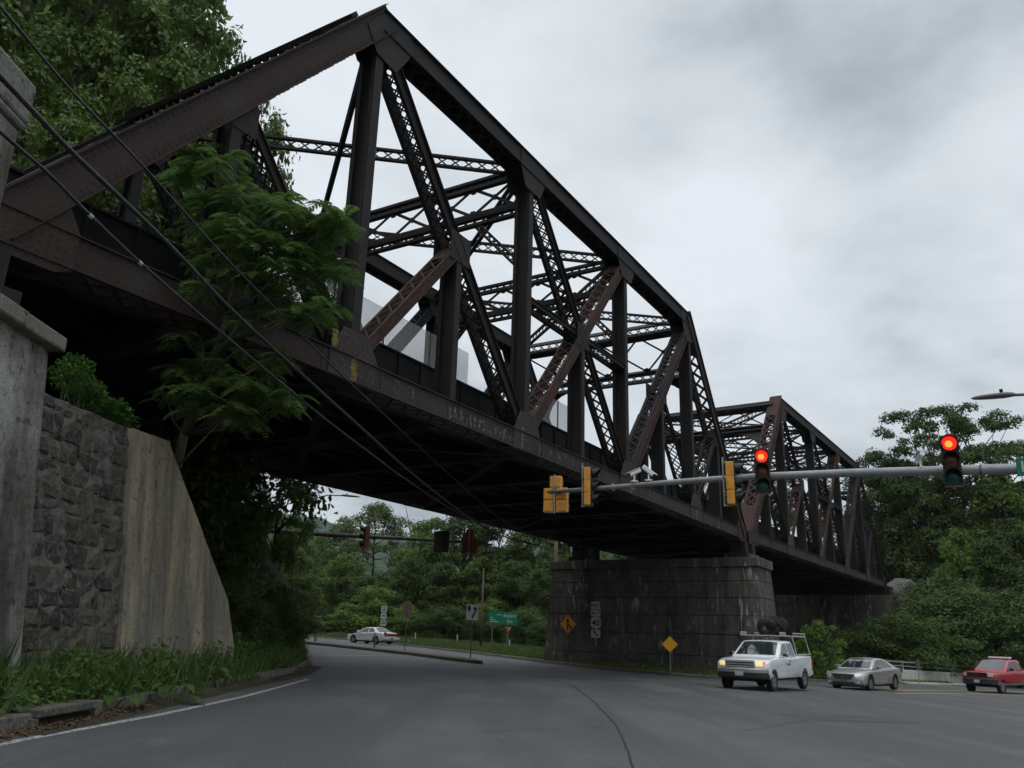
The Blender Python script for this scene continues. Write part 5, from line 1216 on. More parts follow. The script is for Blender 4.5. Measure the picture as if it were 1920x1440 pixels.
# ---- silver sedan
SD = dict(cat='car', w=.90, paint=P_SILV, r=.325, len=4.82, axles=(1.42, -1.36), bottom=.27, belt=.98, crown=.07, wk='sedan',
          front=[(2.28, .22), (2.40, .32), (2.42, .55), (2.36, .70)], top=[(2.15, .80), (1.6, .92), (1.05, .99), (-1.45, 1.05), (-2.10, 1.08)], rear=[(-2.34, 1.02), (-2.40, .80), (-2.40, .42), (-2.28, .26)],
          cabin=[(-1.85, .98), (1.20, .94), (1.12, .99), (.42, 1.36), (.10, 1.455), (-.35, 1.475), (-.85, 1.43), (-1.78, 1.05)], cw=(.86, .60),
          sidewin=[[(-.30, 1.02), (.86, 1.02), (.28, 1.34), (-.02, 1.395), (-.30, 1.40)], [(-1.30, 1.05), (-.38, 1.02), (-.38, 1.40), (-.82, 1.355)]], wind=((1.10, 1.0), (.30, 1.40)), rearw=((-1.72, 1.08), (-.88, 1.42)),
          mirror=(.72, 1.02), handles=(.0, -.95), hz=.87, doors=(.95, -.20, -1.20), mirm=P_SILV)
car = vehicle('sedan', place(1624, 1290, 42.2), HEAD(-.72, -.69), 'silver grey four-door sedan behind the white pickup truck', SD)
def sedan_face(t, S, lamp_m):
    w = S['w']; k = lambda y, x: x*(1-.10*abs(y/w)**3.2)
    b = MB(); b.prism([(2.415, -.42, .56), (2.425, -.34, .50), (2.425, .34, .50), (2.415, .42, .56), (2.375, .50, .70), (2.365, -.50, .70)][0:4]+[(2.36, .52, .705), (2.36, -.52, .705)], (.012, 0, 0)); g = b.build('grille', TRIMB, t)
    b = MB(); b.prism([(2.385, -.56, .705), (2.385, .56, .705), (2.37, .56, .735), (2.37, -.56, .735)], (.015, 0, 0)); b.box((2.432, -.06, .56), (2.44, .06, .66)); b.build('grille_frame', CHROME, g)
    b = MB(); b.box((2.36, -.5, .26), (2.425, .5, .38)); b.build('air_intake', TRIMB, t)
    b = MB(); b.box((2.43, -.15, .42), (2.437, .15, .52)); b.build('number_plate', mat('dark_plate', (.12, .10, .12), .5), t)
    for s in (-1, 1):
        P0 = [(k(.56, 2.40), s*.56, .60), (k(.56, 2.34), s*.56, .735), (2.06, s*.83, .86), (2.0, s*.893, .83), (2.14, s*.885, .66)]
        b = MB(); c = Vector((0, 0, 0))
        for p in P0: c += Vector(p)
        c = c/5+Vector((.05, s*.03, .0)); b.add([Vector(p)+Vector((.016, s*.012, .006)) for p in P0]+[c], [(i, (i+1) % 5, 5) for i in range(5)]); b.build('headlight', lamp_m, t, smooth=True)
        b = MB(); b.box((-2.42, s*.62 if s > 0 else -.86, .78), (-2.33, .86 if s > 0 else -.62, .98)); b.build('tail_light', TAIL, t, bevel=.02)
        b = MB(); b.box((2.30, s*.62 if s > 0 else -.74, .33), (2.385, .74 if s > 0 else -.62, .40)); b.build('fog_lamp', HLOFF, t)
sedan_face(car, SD, HLOFF)
# ---- white sedan driving away beyond the median
SW = dict(SD); SW.update(paint=P_OLDW, mirm=P_OLDW, w=.89, top=[(2.15, .76), (1.6, .86), (1.0, .94), (-1.5, 1.0), (-2.10, 1.0)], rear=[(-2.40, .96), (-2.42, .74), (-2.42, .40), (-2.30, .28)], doors=(.95, -.30), handles=(-.1,),
          cabin=[(-1.80, .92), (1.15, .90), (1.05, .95), (.32, 1.34), (.0, 1.39), (-.65, 1.39), (-.95, 1.34), (-1.62, .98)], wind=((1.03, .96), (.25, 1.35)), rearw=((-1.58, 1.01), (-.98, 1.335)),
          sidewin=[[(-.30, .97), (.80, .97), (.22, 1.30), (-.05, 1.33), (-.30, 1.33)], [(-1.15, .99), (-.38, .97), (-.38, 1.33), (-.82, 1.31)]], hz=.82)
far = vehicle('sedan', place(697, 1205, 74.5), math.atan2(.62, -.78), 'white older sedan driving away on the far roadway', SW)
sedan_face(far, SW, HLOFF)
b = MB(); b.box((-2.45, -.66, .70), (-2.421, .66, .86)); b.build('tail_light_strip', TAIL, far)
b = MB(); b.box((-2.46, -.89, .42), (-2.424, .89, .56)); b.build('bumper', P_OLDW, far, bevel=.02)
b = MB(); b.box((-2.468, -.16, .45), (-2.461, .16, .54)); b.build('number_plate', BLK, far)

# ---------------------------------------------------------------- vegetation
def leaf_quads(P, Nn, size, rs, aspect=.55, sizevar=.35):
    """one folded-free rhombic leaf per point; Nn = preferred normals"""
    k = len(P); N = Nn/np.linalg.norm(Nn, axis=1, keepdims=True)
    T = np.cross(N, rs.normal(size=(k, 3))); T /= np.linalg.norm(T, axis=1, keepdims=True); B = np.cross(N, T)
    s = (size*(1+sizevar*rs.uniform(-1, 1, k)))[:, None]
    V = np.stack([P-T*s*.5, P+B*s*aspect*.5-N*s*.08, P+T*s*.5, P-B*s*aspect*.5-N*s*.08], 1).reshape(-1, 3)
    return V, np.arange(4*k).reshape(k, 4)
def clumps_to_leaves(C, R, n, size, rs, flat=.7, up=.7, low=-.45, droop=.0):
    """leaves spread through the outer part of each clump"""
    Vs = []
    m_ = len(C); cnt = np.maximum(8, (n*(R**2)/np.sum(R**2)).astype(int)); I = np.repeat(np.arange(m_), cnt); k = len(I)
    d = rs.normal(size=(k, 3)); d /= np.linalg.norm(d, axis=1, keepdims=True); d[:, 2] = np.where(d[:, 2] < low, -d[:, 2], d[:, 2])
    r = R[I]*(rs.uniform(.25, 1.08, k)**.6)
    wob = 1+.28*np.sin(d[:, 0]*5+I*1.7)*np.cos(d[:, 1]*6+I)
    P = C[I]+d*(r*wob)[:, None]*np.array([1, 1, flat])
    N = d*.8+np.array([0, 0, up])+rs.normal(size=(k, 3))*.45
    return leaf_quads(P, N, size, rs)
def make_tree(name, seed, H, R, base, nclump, nleaf, size, lmat, shape='round', trunk=.22, bark=BARK, cl=(.20, .34), flat=.7, lean=0., parts=True):
    rs = np.random.RandomState(seed); C = []; rr = []
    lo_ = base*H; ch = H-lo_
    while len(C) < nclump:
        u = rs.uniform(0, 1); a = rs.uniform(0, 2*PI)
        if shape == 'round': prof = math.sin(PI*min(1, .12+.88*u))**.6
        elif shape == 'cone': prof = (1-u)**.7*.9+.1
        elif shape == 'vase': prof = .35+.75*math.sin(PI*(.1+.75*u))*u**.4
        elif shape == 'column': prof = .7*(1-u**3)+.1
        else: prof = math.sin(PI*(.15+.8*u))
        q = rs.uniform(.15, 1)**.55*(1+.22*math.sin(3*a+seed)*math.cos(5*u+seed))
        C.append((R*prof*q*math.cos(a)+lean*u*H, R*prof*q*math.sin(a), lo_+ch*(u*.92+.02))); rr.append(R*rs.uniform(*cl)*(1-.3*u))
    C = np.array(C); rr = np.array(rr)
    V, F = clumps_to_leaves(C, rr, nleaf, size, rs, flat)
    t = empty(name)
    npmesh('crown', V, F, lmat, t)
    b = MB(); th = H*.8; tp = [(lean*H*k/6*1.+rs.uniform(-.02, .02)*H*.4, rs.uniform(-.02, .02)*H*.4, th*k/6) for k in range(7)]; tp[0] = (0, 0, -.3)
    b.tube(tp, [trunk*(1.15-.16*k) if k < 7 else .02 for k in range(7)], 7)
    for i in rs.choice(nclump, min(nclump, 34), replace=False):
        c = Vector(C[i]); z0 = max(.25*H*.6, c.z-rs.uniform(.12, .3)*H); z0 = min(z0, th*.95); k = z0/th*6; j = min(5, int(k)); p0 = Vector(tp[j]).lerp(Vector(tp[j+1]), k-j)
        mid = p0.lerp(c, .5)+Vector((rs.uniform(-.3, .3), rs.uniform(-.3, .3), -.05*H*rs.uniform(0, 1))); b.tube([p0, mid, c], [trunk*.38, trunk*.22, trunk*.06], 5)
    b.build('trunk', bark, t, smooth=True)
    return t
PROTO = {}
def proto(key, *a, **k): PROTO[key] = [make_tree(*a, **k), False]
proto('mid', 'broadleaf_tree', 1, 14, 4.8, .08, 110, 26000, .30, LEAF_A, 'round', cl=(.20, .34), flat=.8)
proto('dark', 'broadleaf_tree', 2, 14, 4.8, .04, 110, 26000, .30, LEAF_D, 'round', cl=(.20, .36), flat=.8)
proto('olive', 'broadleaf_tree', 3, 15, 6.2, .08, 130, 30000, .30, LEAF_O, 'round', cl=(.16, .28), flat=.8)
proto('layer', 'locust_tree', 4, 20, 6.4, .30, 80, 26000, .30, LEAF_D, 'vase', cl=(.16, .30), flat=.5, trunk=.26)
proto('bright', 'broadleaf_tree', 5, 11, 4.2, .06, 95, 22000, .28, LEAF_B, 'round', cl=(.20, .34), flat=.8)
proto('bush', 'shrub', 6, 3.0, 1.9, .02, 40, 8000, .15, LEAF_B, 'round', cl=(.22, .40), trunk=.05)
proto('dbush', 'shrub', 7, 3.2, 2.2, .02, 60, 15000, .105, LEAF_D, 'round', cl=(.20, .38), trunk=.05)
proto('near', 'broadleaf_tree', 8, 12, 4.2, .12, 110, 34000, .17, LEAF_A, 'round', cl=(.13, .25))
def put(key, px, pytop, Y, label, group, wf=1., cat=None, dz=0.):
    p = aty(px, 1150, Y); x = p.x; z0 = gh(x, Y)+dz; top = aty(px, pytop, Y).z
    q = aty(px, pytop, Y); x = q.x*.5+p.x*.5; h = max(.5, top-z0)
    src, used = PROTO[key]
    if used: o = copy_tree(src)
    else: o = src; PROTO[key][1] = True
    H0 = dict(mid=14, dark=14, olive=15, layer=20, bright=11, bush=3.0, dbush=3.2, near=12)[key]
    s = h/H0; o.location = (x, Y, z0); o.scale = (s*wf, s*wf, s); o.rotation_euler = (0, 0, rnd.uniform(0, 6.28))
    tag(o, label, cat or ('shrub' if 'bush' in key else 'tree'), group); return o
def rowlabel(i, txt, allof): return txt
G1 = 'trees seen beneath the bridge'
far_rows = [('olive', 700, 940, 128, 'large rounded olive tree at the middle of the view beneath the bridge', 1.15), ('mid', 590, 1000, 140, 'mid green tree right under the distant ridge', 1.), ('mid', 540, 985, 120, 'mid green tree at the left end of the view beneath the bridge', 1.),
 ('bright', 815, 965, 112, 'bright green tree just right of the dead branches', .9), ('dark', 868, 940, 105, 'tall dark tree behind the second mast tip', .95), ('dark', 935, 950, 102, 'dark tree above the green creek sign', .9), ('mid', 1000, 975, 98, 'mid green tree left of the utility pole behind the pier', .9), ('mid', 1065, 960, 100, 'tree showing behind the left end of the pier', 1.),
 ('olive', 790, 985, 122, 'olive tree below the dead branches', .8), ('mid', 640, 1035, 112, 'lower tree below the large olive tree', 1.2), ('dark', 560, 1075, 106, 'dark tree behind the small green sign', 1.2), ('dark', 690, 1075, 108, 'dark low tree behind the route marker', 1.2),
 ('dark', 765, 1040, 103, 'dark tree behind the brown sign back', 1.0), ('dark', 835, 1050, 98, 'dark tree left of the keep right sign', 1.0), ('mid', 905, 1040, 97, 'tree between keep right and creek signs', 1.0), ('dark', 965, 1045, 93, 'dark tree right of the creek sign', 1.0), ('dark', 1020, 1060, 88, 'dark tree against the left edge of the pier', 1.0),
 ('mid', 1180, 1000, 110, 'tree glimpsed over the pier top', 1.2), ('mid', 1260, 1010, 112, 'tree hidden behind the middle of the pier', 1.2)]
for k, px, py, Y, lb, wf in far_rows: put(k, px, py, Y, lb, G1, wf)
G2 = 'shrubs along the far roadway'
for k, px, py, Y, lb, wf in [('bush', 705, 1098, 97, 'large bright green shrub above the white car', 1.15), ('bush', 655, 1130, 99, 'bright shrub left of the large bright shrub', 1.1), ('bush', 765, 1135, 93, 'shrub behind the brown sign back', 1.0), ('bush', 610, 1150, 98, 'bright shrub right of the small green sign', 1.3), ('bush', 560, 1152, 99, 'bright shrub left of the small green sign', 1.4), ('bush', 525, 1150, 99, 'leftmost bright shrub beneath the bridge', 1.4),
    ('dbush', 800, 1150, 91, 'shrub above the pale marker post', 1.2), ('dbush', 840, 1135, 90, 'shrub left of the keep right sign', 1.2), ('dbush', 900, 1150, 88, 'shrub left of the creek sign', 1.1), ('dbush', 930, 1165, 87, 'low shrub under the creek sign', 1.2), ('dbush', 985, 1140, 84, 'shrub right of the creek sign', 1.2), ('dbush', 1015, 1165, 78, 'low shrub touching the left edge of the pier', 1.1), ('dbush', 740, 1160, 94, 'low shrub right of the white car', 1.2), ('bush', 925, 1125, 91, 'bright shrub above the creek sign', 1.0)]:
    put(k, px, py, Y, lb, G2, wf)
# dead tree
dt = aty(765, 1100, 118); t = empty('dead_tree', (dt.x, 118, gh(dt.x, 118)), 0, 'bare dead tree standing above the wood beneath the bridge', 'tree'); b = MB(); r_ = random.Random(8); zt = aty(760, 942, 118).z-t.location.z
b.tube([(0, 0, 0), (.3, 0, zt*.4), (-.1, 0, zt*.75), (-1.2, 0, zt)], [.25, .18, .11, .02], 6)
for k in range(9):
    z = zt*r_.uniform(.5, .92); s = r_.choice((-1, 1)); b.tube([(0, 0, z), (s*r_.uniform(.8, 1.8), r_.uniform(-.5, .5), z+r_.uniform(.3, 1.3)), (s*r_.uniform(1.8, 3.6), 0, z+r_.uniform(1, 2.6))], [.08, .05, .012], 5)
b.build('trunk', mat('dead_bark', (.12, .11, .09), .9), t)
# left side beyond the wing wall
G3 = 'trees and shrubs on the left bank under the bridge'
for k, px, py, Y, lb, wf in [('near', 520, 800, 37, 'overhanging dark tree at the left bank, its twigs reaching the sky gap', .55), ('near', 425, 800, 31, 'dark tree behind the tan wing wall', .55), ('dark', 470, 930, 44, 'dark tree behind the curved-arm lamp', .8), ('near', 470, 1010, 27, 'leafy young tree beside the end of the wing wall', .75),
    ('dbush', 470, 1120, 22.5, 'shrub spreading over the end of the wing wall', .9), ('dbush', 510, 1110, 26.5, 'dark shrub below the diamond sign back', 1.0), ('dbush', 535, 1130, 31, 'dark shrub near the kerb corner', .9), ('dbush', 448, 1080, 21.6, 'climbing shrub against the sloping edge of the wing wall', .6), ('dbush', 545, 1100, 38, 'shrub at the far side of the corner', .9), ('dbush', 520, 1140, 48, 'shrub at the bend of the left kerb', 1.0),
    ('dark', 360, 780, 33, 'dark tree deep beneath the left end of the bridge', .8), ('dark', 300, 760, 27, 'dark tree behind the top of the wing wall', .7), ('dark', 500, 1040, 56, 'dark tree farther along the left bank', 1.), ('mid', 545, 1020, 66, 'tree at the far end of the left bank', .9)]:
    put(k, px, py, Y, lb, G3, wf)
G4 = 'trees on the hill behind the left end of the bridge'
for k, px, py, Y, lb, wf in [('near', 290, -70, 38, 'tall tree with loose twigs left of the bridge peak', .50), ('near', 405, 88, 37, 'tree peeping just above the near end post', .27), ('near', 215, 25, 34, 'broad tree behind the upper end post', .55), ('near', 120, -70, 33, 'tall tree in the upper left corner', .6), ('near', 20, -150, 31, 'tree at the left edge behind the pylon', .6), ('near', 150, 110, 29, 'nearer tree behind the end post', .6), ('near', 60, 190, 25, 'low tree right of the pylon', .6),
    ('near', 320, 180, 33, 'tree behind the middle of the end post', .45), ('dark', 240, 330, 27, 'dark tree seen under the end post', .7), ('dark', 370, 330, 32, 'dark tree behind the ailanthus', .7), ('dark', 120, 420, 25, 'dark tree just above the far end of the deck', .7), ('dark', 300, 480, 29, 'dark tree behind the lower chord', .8), ('olive', -60, -60, 44, 'olive tree beyond the left edge', .6), ('mid', 90, -260, 46, 'tall tree rising out of the top left corner', .6), ('mid', 200, -20, 48, 'tree farther up the hill', .6)]:
    put(k, px, py, Y, lb, G4, wf)
G5 = 'trees behind the right end of the bridge'
for k, px, py, Y, lb, wf in [('layer', 1760, 760, 92, 'tall layered locust tree left of the street lamp', .85), ('layer', 1835, 752, 94, 'tall layered locust tree below the street lamp', .85), ('dark', 1655, 835, 97, 'dark tree just right of the far end of the bridge', .72), ('dark', 1700, 850, 95, 'dark dense tree left of the locust trees', .7), ('mid', 1625, 930, 100, 'lighter tree behind the far end post', .6),
    ('dark', 1750, 890, 90, 'dark tree under the mast arm', .75), ('mid', 1870, 880, 88, 'mid green tree near the right edge', .8), ('dark', 1930, 890, 90, 'tree cut by the right edge', .8), ('bright', 1800, 985, 84, 'brighter green tree standing before the dark trees', .55), ('dark', 1860, 1000, 82, 'dark tree right of the brighter tree', .8), ('dark', 1765, 1010, 89, 'dark tree left of the brighter tree', .5), ('mid', 1600, 960, 104, 'tree seen through the second span', .8),
    ('dark', 1790, 930, 96, 'dark tree behind the brighter tree', .9), ('dark', 1900, 960, 84, 'dark tree low at the right edge', .8), ('mid', 1540, 900, 118, 'tree seen between the posts of the second span', .8), ('mid', 1470, 880, 118, 'tree behind the portal of the second span', .8), ('mid', 1380, 860, 112, 'tree behind the signal heads', .8), ('mid', 1300, 870, 110, 'tree behind the end of the first span', .8), ('mid', 1220, 900, 112, 'tree glimpsed through the floor level of the first span', .8)]:
    put(k, px, py, Y, lb, G5, wf)
G6 = 'shrubs below the trees at the right'
for i, (k, px, py, Y, lb, wf) in enumerate([('bush', 1535, 1163, 52, 'bright leafy shrub between the white truck and the silver car', .78), ('dbush', 1650, 1175, 74, 'shrub left of the rock outcrop foot', 1.1), ('dbush', 1710, 1165, 72, 'shrub behind the diamond sign back', 1.2), ('dbush', 1765, 1120, 74, 'shrub behind the middle of the parapet', 1.3), ('dbush', 1815, 1100, 76, 'tall shrub behind the parapet', 1.3), ('dbush', 1865, 1110, 78, 'shrub above the red truck', 1.3), ('dbush', 1915, 1100, 78, 'shrub at the right edge above the red truck', 1.3),
    ('dbush', 1630, 1180, 72, 'shrub beside the far abutment', 1.2), ('dbush', 1765, 1080, 82, 'shrub above the diamond sign back', 1.0), ('dbush', 1690, 1150, 68, 'low shrub over the parapet end', 1.3), ('dbush', 1800, 1165, 72, 'low shrub along the parapet rail', 1.5), ('dbush', 1880, 1170, 74, 'low shrub along the rail beyond the red truck', 1.5), ('dbush', 1480, 1200, 60, 'dark shrub behind the white truck', .8)]): put(k, px, py, Y, lb, G6, wf)

# ---- ailanthus tree leaning over the wall, every crown built of long feathered leaves
def ailanthus(tips, trunk_pts, name, label, seed, nl=(8, 12), ln=(.42, .66), lmat=LEAF_AIL, branch_from=None):
    rs = random.Random(seed); t = empty(name, trunk_pts[0], 0, label, 'tree'); off = Vector(trunk_pts[0]); V = []; F = []; st = MB()
    for tip in tips:
        tip = Vector(tip)-off; n = rs.randint(*nl); a0 = rs.uniform(0, 6.28)
        for k in range(n):
            a = a0+2*PI*k/n+rs.uniform(-.3, .3); L_ = rs.uniform(*ln); up = rs.uniform(.15, .8); d = Vector((math.cos(a), math.sin(a), 0)); p = tip+Vector((0, 0, rs.uniform(-.22, .08))); ax_ = [p.copy()]; v = (d+Vector((0, 0, up))).normalized(); m_ = 10
            for j in range(m_): v = (v+Vector((0, 0, -.14-.03*rs.random()))).normalized(); p = p+v*(L_/m_); ax_.append(p.copy())
            st.tube([ax_[0], ax_[4], ax_[8], ax_[-1]], [.006, .005, .004, .002], 3, cap=False)
            side = d.cross(Vector((0, 0, 1))).normalized()
            for j in range(1, m_+1):
                q = ax_[j]; fwd_ = (ax_[j]-ax_[j-1]).normalized(); ll = L_*.26*math.sin(PI*(.18+.72*j/m_))*rs.uniform(.85, 1.1)
                for s in (-1, 1):
                    dr = (side*s+fwd_*.35+Vector((0, 0, -.28+rs.uniform(-.12, .12)))).normalized(); w_ = (fwd_-dr*fwd_.dot(dr)).normalized()*ll*.22
                    o = len(V); V += [q, q+dr*ll*.35+w_+Vector((0, 0, .006)), q+dr*ll, q+dr*ll*.35-w_]; F.append((o, o+1, o+2, o+3))
    npmesh('crown', np.array([tuple(v) for v in V]), np.array(F), lmat, t); st.build('leaf_stalks', STEM, t)
    tr = MB(); P = [Vector(p)-off for p in trunk_pts]; k = len(P); tr.tube(P, [.085*(1-.75*i/(k-1))+.012 for i in range(k)], 8)
    for tip in tips:
        c = Vector(tip)-off; j = min(range(k), key=lambda i: (P[i]-c).length+(2.5 if P[i].z > c.z-.15 else 0)); p0 = P[j]; mid = p0.lerp(c, .55)+Vector((rs.uniform(-.1, .1), rs.uniform(-.1, .1), -.15)); tr.tube([p0, mid, c], [.028, .018, .008], 5)
    tr.build('trunk', BARKP, t, smooth=True); return t
r_ = random.Random(21)
def tips_in(cells, Y0, Y1, rs):
    out = []
    for px, py, sp, n in cells:
        for _ in range(int(n*1.2+.5)): out.append(aty(px+rs.uniform(-sp, sp), py+rs.uniform(-sp, sp)*.7, rs.uniform(Y0, Y1)))
    return out
cells = [(375, 300, 25, 3), (420, 310, 25, 3), (345, 330, 15, 2), (450, 350, 30, 4), (400, 370, 30, 3), (500, 370, 30, 4), (550, 400, 28, 4), (600, 405, 25, 4), (635, 420, 16, 3), (400, 440, 30, 4), (460, 430, 35, 5), (520, 450, 35, 5), (580, 460, 30, 4), (620, 490, 22, 3), (560, 520, 35, 4), (490, 510, 35, 4), (600, 560, 22, 3), (430, 500, 28, 3), (540, 580, 30, 3), (470, 580, 28, 2), (390, 520, 15, 1)]
tips = tips_in(cells, 13.6, 15.6, r_)
cells2 = [(350, 700, 22, 3), (400, 690, 25, 3), (440, 720, 30, 4), (490, 720, 28, 3), (530, 745, 22, 3), (370, 745, 30, 3), (420, 770, 25, 3), (480, 770, 20, 2), (320, 735, 12, 1), (500, 660, 20, 2), (330, 620, 10, 1), (430, 640, 20, 2)]
tips += tips_in(cells2, 14.2, 15.6, r_)
trunk_pts = [aty(332, 875, 16.0), aty(345, 815, 15.8), aty(368, 745, 15.6), aty(395, 680, 15.3), aty(410, 640, 15.2), aty(428, 590, 15.0), aty(440, 520, 14.8), aty(460, 450, 14.7), aty(490, 390, 14.7)]
ailanthus(tips, trunk_pts, 'ailanthus_tree', 'young ailanthus tree with long feathered leaves leaning over the wing wall before the bridge', 4)
ailanthus(tips_in([(385, 560, 10, 2), (380, 480, 15, 2), (370, 420, 15, 2), (430, 470, 15, 2)], 15.0, 15.8, r_), [aty(372, 745, 16.0), aty(376, 660, 15.9), aty(380, 560, 15.8), aty(388, 470, 15.6)], 'ailanthus_sapling', 'thin second ailanthus stem behind the main one', 9, nl=(6, 8))
# plants on top of the wall
def leafy(name, pts, spread, n, size, lmat, label, cat, seed, stems=True, parent_loc=None, hgt=.6):
    rs = np.random.RandomState(seed); loc = Vector(pts[0]); t = empty(name, loc, 0, label, cat); P = []; st = MB()
    for p in pts:
        p = np.array(p)-np.array(loc); m_ = n//len(pts)
        d = rs.normal(size=(m_, 3)); d /= np.linalg.norm(d, axis=1, keepdims=True); q = p+d*(rs.uniform(.2, 1, m_)**.5)[:, None]*np.array([spread, spread, hgt*.5])+np.array([0, 0, hgt*.5]); P.append(q)
        for _ in range(8):
            e = q[rs.randint(m_)]; st.tube([tuple(p+np.array([rs.uniform(-.08, .08), rs.uniform(-.08, .08), -.1])), tuple((p+e)/2+np.array([0, 0, .06])), tuple(e)], [.010, .007, .003], 4)
    P = np.concatenate(P); N = np.array([0, 0, 1.])+rs.normal(size=(len(P), 3))*.5
    V, F = leaf_quads(P, N, size, rs, .7); npmesh('leaves', V, F, lmat, t); st.build('stems', STEM, t); return t
def onwall(px, py): 
    d = ray(px, py); k = -6.75/d.x; return Vector((0, 0, CZ))+d*k
leafy('wall_fern', [onwall(120, 738), onwall(145, 752), onwall(165, 765), onwall(135, 720)], .30, 2600, .045, leaf_mat('fern_green', (.05, .12, .02), (.10, .19, .035)), 'feathery bright green weed on top of the stone wall', 'plant', 31, hgt=.5)
leafy('wall_shrub', [onwall(185, 790), onwall(210, 800), onwall(160, 780), onwall(225, 815)], .27, 700, .12, leaf_mat('broad_weed_green', (.035, .10, .018), (.08, .17, .03)), 'broad-leaved weed on top of the stone wall', 'plant', 32, hgt=.5)
leafy('wall_shrub', [onwall(235, 828), onwall(200, 822)], .2, 300, .09, LEAF_A, 'small dark weed hanging over the right end of the stone wall', 'plant', 33, hgt=.35)

# ---- weeds on the bank along the left kerb (nobody could count them)
rs = np.random.RandomState(77)
def bank_pts(n, y0, y1):
    Y = rs.uniform(y0, y1, n*3); X = rs.uniform(-14, -5.35, n*3); d = poly_dist(X, Y); wallx = np.where(Y < 19.4, -6.0+.105*0, -99); ok = (d > .12) & (X > np.where(Y < 19.4, -6.02, -6.0-(Y-19.4)*.32-2.2)) & (d < 3.2)
    return X[ok], Y[ok]
X, Y = bank_pts(5200, 3.0, 19.6); X2, Y2 = bank_pts(6500, 19.4, 46)
X = np.concatenate([X, X2]); Y = np.concatenate([Y, Y2]); k = len(X); Z = ground_h(X, Y)
big = .5+.5*np.sin(X*3.1+Y*1.3)*np.sin(Y*.9+1); hh = .14+.62*big*rs.uniform(.15, 1, k)**1.3*np.clip((poly_dist(X, Y))*2.2, .35, 1)
P = []; NN = []; S = []
for j in range(11):
    u = rs.uniform(.10, 1.1, k); P.append(np.stack([X+rs.normal(0, .07, k), Y+rs.normal(0, .07, k), Z+hh*u], -1)); NN.append(np.array([.3, -.2, .9])+rs.normal(size=(k, 3))*.45); S.append(.035+.10*rs.uniform(0, 1, k)**2.5+.05*big*rs.uniform(0, 1, k))
P = np.concatenate(P); NN = np.concatenate(NN); S = np.concatenate(S); N_ = NN/np.linalg.norm(NN, axis=1, keepdims=True); T = np.cross(N_, rs.normal(size=N_.shape)); T /= np.linalg.norm(T, axis=1, keepdims=True); B = np.cross(N_, T); s = S[:, None]
asp = rs.choice([.12, .2, .32, .42], len(P))[:, None]; V = np.stack([P-T*s*.5, P+B*s*asp-N_*s*.1, P+T*s*.5, P-B*s*asp-N_*s*.1], 1).reshape(-1, 3); F = np.arange(len(V)).reshape(-1, 4)
tag(npmesh('weeds', V, F, leaf_mat('weed_green', (.040, .095, .020), (.115, .19, .040))), 'thick green weeds and vines along the left kerb below the walls', 'weeds', kind='stuff')
# big-leaved burdock plants hanging over the kerb
for i, (px, py, Yb) in enumerate(((325, 1300, 13.6), (395, 1262, 16.8), (215, 1300, 12.2))):
    q = aty(px, py, Yb); t = empty('burdock', (q.x, q.y, q.z-.25), 0, ('large-leaved weed drooping over the kerb, %s' % ('middle one of three', 'farthest of three', 'nearest of three')[i]), 'plant', 'large-leaved weeds at the kerb')
    b = MB(); r_ = random.Random(i+40); st = MB()
    for j in range(9):
        a = 2*PI*j/9+r_.uniform(-.3, .3); d = Vector((math.cos(a), math.sin(a), 0)); L_ = r_.uniform(.2, .34); base_ = d*.08+Vector((0, 0, .12)); e = d*.22+Vector((0, 0, r_.uniform(.2, .4))); s_ = d.cross(Vector((0, 0, 1)))
        st.tube([(0, 0, 0), base_, e], [.008, .007, .005], 4)
        P_ = []
        for (u, w_) in ((0, .0), (.12, .42), (.35, .5), (.7, .34), (1, 0)): P_.append((u, w_))
        c = [e+d*u*L_+Vector((0, 0, -.22*u*u*L_*2)) for u, w_ in P_]
        V_ = [c[0]]+[c[m]+s_*P_[m][1]*L_*.8+Vector((0, 0, .02)) for m in (1, 2, 3)]+[c[4]]+[c[m]-s_*P_[m][1]*L_*.8+Vector((0, 0, .02)) for m in (3, 2, 1)]+[c[m] for m in (1, 2, 3)]
        b.add(V_, [(0, 1, 8), (1, 2, 9, 8), (2, 3, 10, 9), (3, 4, 10), (4, 5, 10), (5, 6, 9, 10), (6, 7, 8, 9), (7, 0, 8)])
    b.build('leaves', MATS['weed_green'], t, smooth=True); st.build('stems', STEM, t)
# ---- grass on the verges
def grass(name, X, Y, h, label, seed):
    rs = np.random.RandomState(seed); k = len(X); Z = ground_h(X, Y); a = rs.uniform(0, 2*PI, k); w_ = .022+.02*rs.rand(k); hh = h*rs.uniform(.5, 1.3, k); lean = rs.normal(0, .35, (k, 2))*hh[:, None]
    c = np.stack([X, Y, Z-.02], -1); u = np.stack([np.cos(a)*w_, np.sin(a)*w_, 0*a], -1); top = c+np.stack([lean[:, 0], lean[:, 1], hh], -1)
    V = np.stack([c-u, c+u, top], 1).reshape(-1, 3); F = np.arange(3*k).reshape(-1, 3); return tag(npmesh(name, V, F, GRASSM), label, 'grass', kind='stuff')
X = rs.uniform(-30, 34, 400000); Y = rs.uniform(40, 112, 400000); d = poly_dist(X, Y); dens_ = np.where(d < 7, 1, .25)*(rs.rand(len(X)) < .9); ok = (d > .3) & (d < 16) & (rs.rand(len(X)) < dens_) & (Y < 112) & ((X > -18) | (Y > 84))
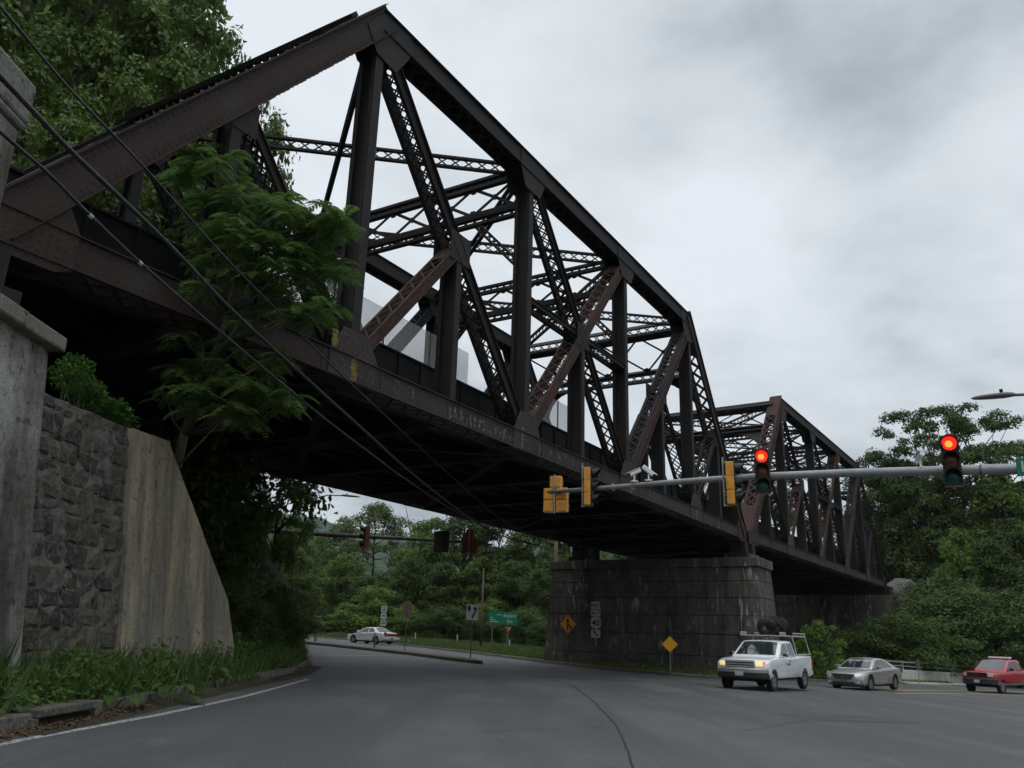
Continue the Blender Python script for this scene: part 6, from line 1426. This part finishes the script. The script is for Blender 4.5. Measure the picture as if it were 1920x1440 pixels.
grass('grass', X[ok][:70000], Y[ok][:70000], .20, 'rough green grass on the verge below the pier and along the far road', 5)
X = rs.uniform(-14, -5.3, 60000); Y = rs.uniform(19.5, 48, 60000); d = poly_dist(X, Y); ok = (d > .12) & (d < 4)
Xb = rs.uniform(-6.1, -5.4, 1300); Yb = rs.uniform(3, 19.5, 1300)
grass('grass', Xb, Yb, .5, 'tall thin grass blades standing among the weeds below the walls', 8)
grass('grass', X[ok][:26000], Y[ok][:26000], .38, 'long rough grass at the corner of the left kerb', 6)
# leaf litter and grit in the gutter
X = rs.uniform(-5.4, -4.85, 2600); Y = np.concatenate([rs.uniform(8.6, 13, 1600), rs.uniform(13, 28, 1000)]); xe = np.interp(Y, [9, 12, 16.3, 23.5, 28.5], [-5.2, -5.3, -5.5, -5.65, -6.4]); X = xe+np.abs(rs.normal(0, .14, 2600))+.02
P = np.stack([X, Y, -SL*X+.012+rs.rand(2600)*.02], -1); V, F = leaf_quads(P, np.array([0, 0, 1.])+rs.normal(size=(2600, 3))*.25, .045, rs, .6)
tag(npmesh('leaf_litter', V, F, mat('dead_leaf_brown', (.11, .075, .04), .9, noise=[(3, .4, .7, (.06, .04, .025))])), 'dry brown leaves and grit in the gutter by the storm drain', 'leaf litter', kind='stuff')
for src, used in PROTO.values():
    if not used:
        for ch in list(src.children): bpy.data.objects.remove(ch)
        bpy.data.objects.remove(src)

# ---- thin damp air over the whole valley
hb = MB(); hb.box((-700, -110, -14), (640, 905, 185)); HZ = bpy.data.materials.new('damp_air'); HZ.use_nodes = True; ht = HZ.node_tree; ht.nodes.remove(ht.nodes['Principled BSDF'])
pv = ht.nodes.new('ShaderNodeVolumePrincipled'); pv.inputs['Color'].default_value = (.80, .88, .95, 1); pv.inputs['Density'].default_value = .00010; pv.inputs['Anisotropy'].default_value = .2
ht.links.new(pv.outputs[0], ht.nodes['Material Output'].inputs['Volume'])
tag(hb.build('haze', HZ), 'faint bluish haze that veils the distant ridge', 'haze', kind='stuff')
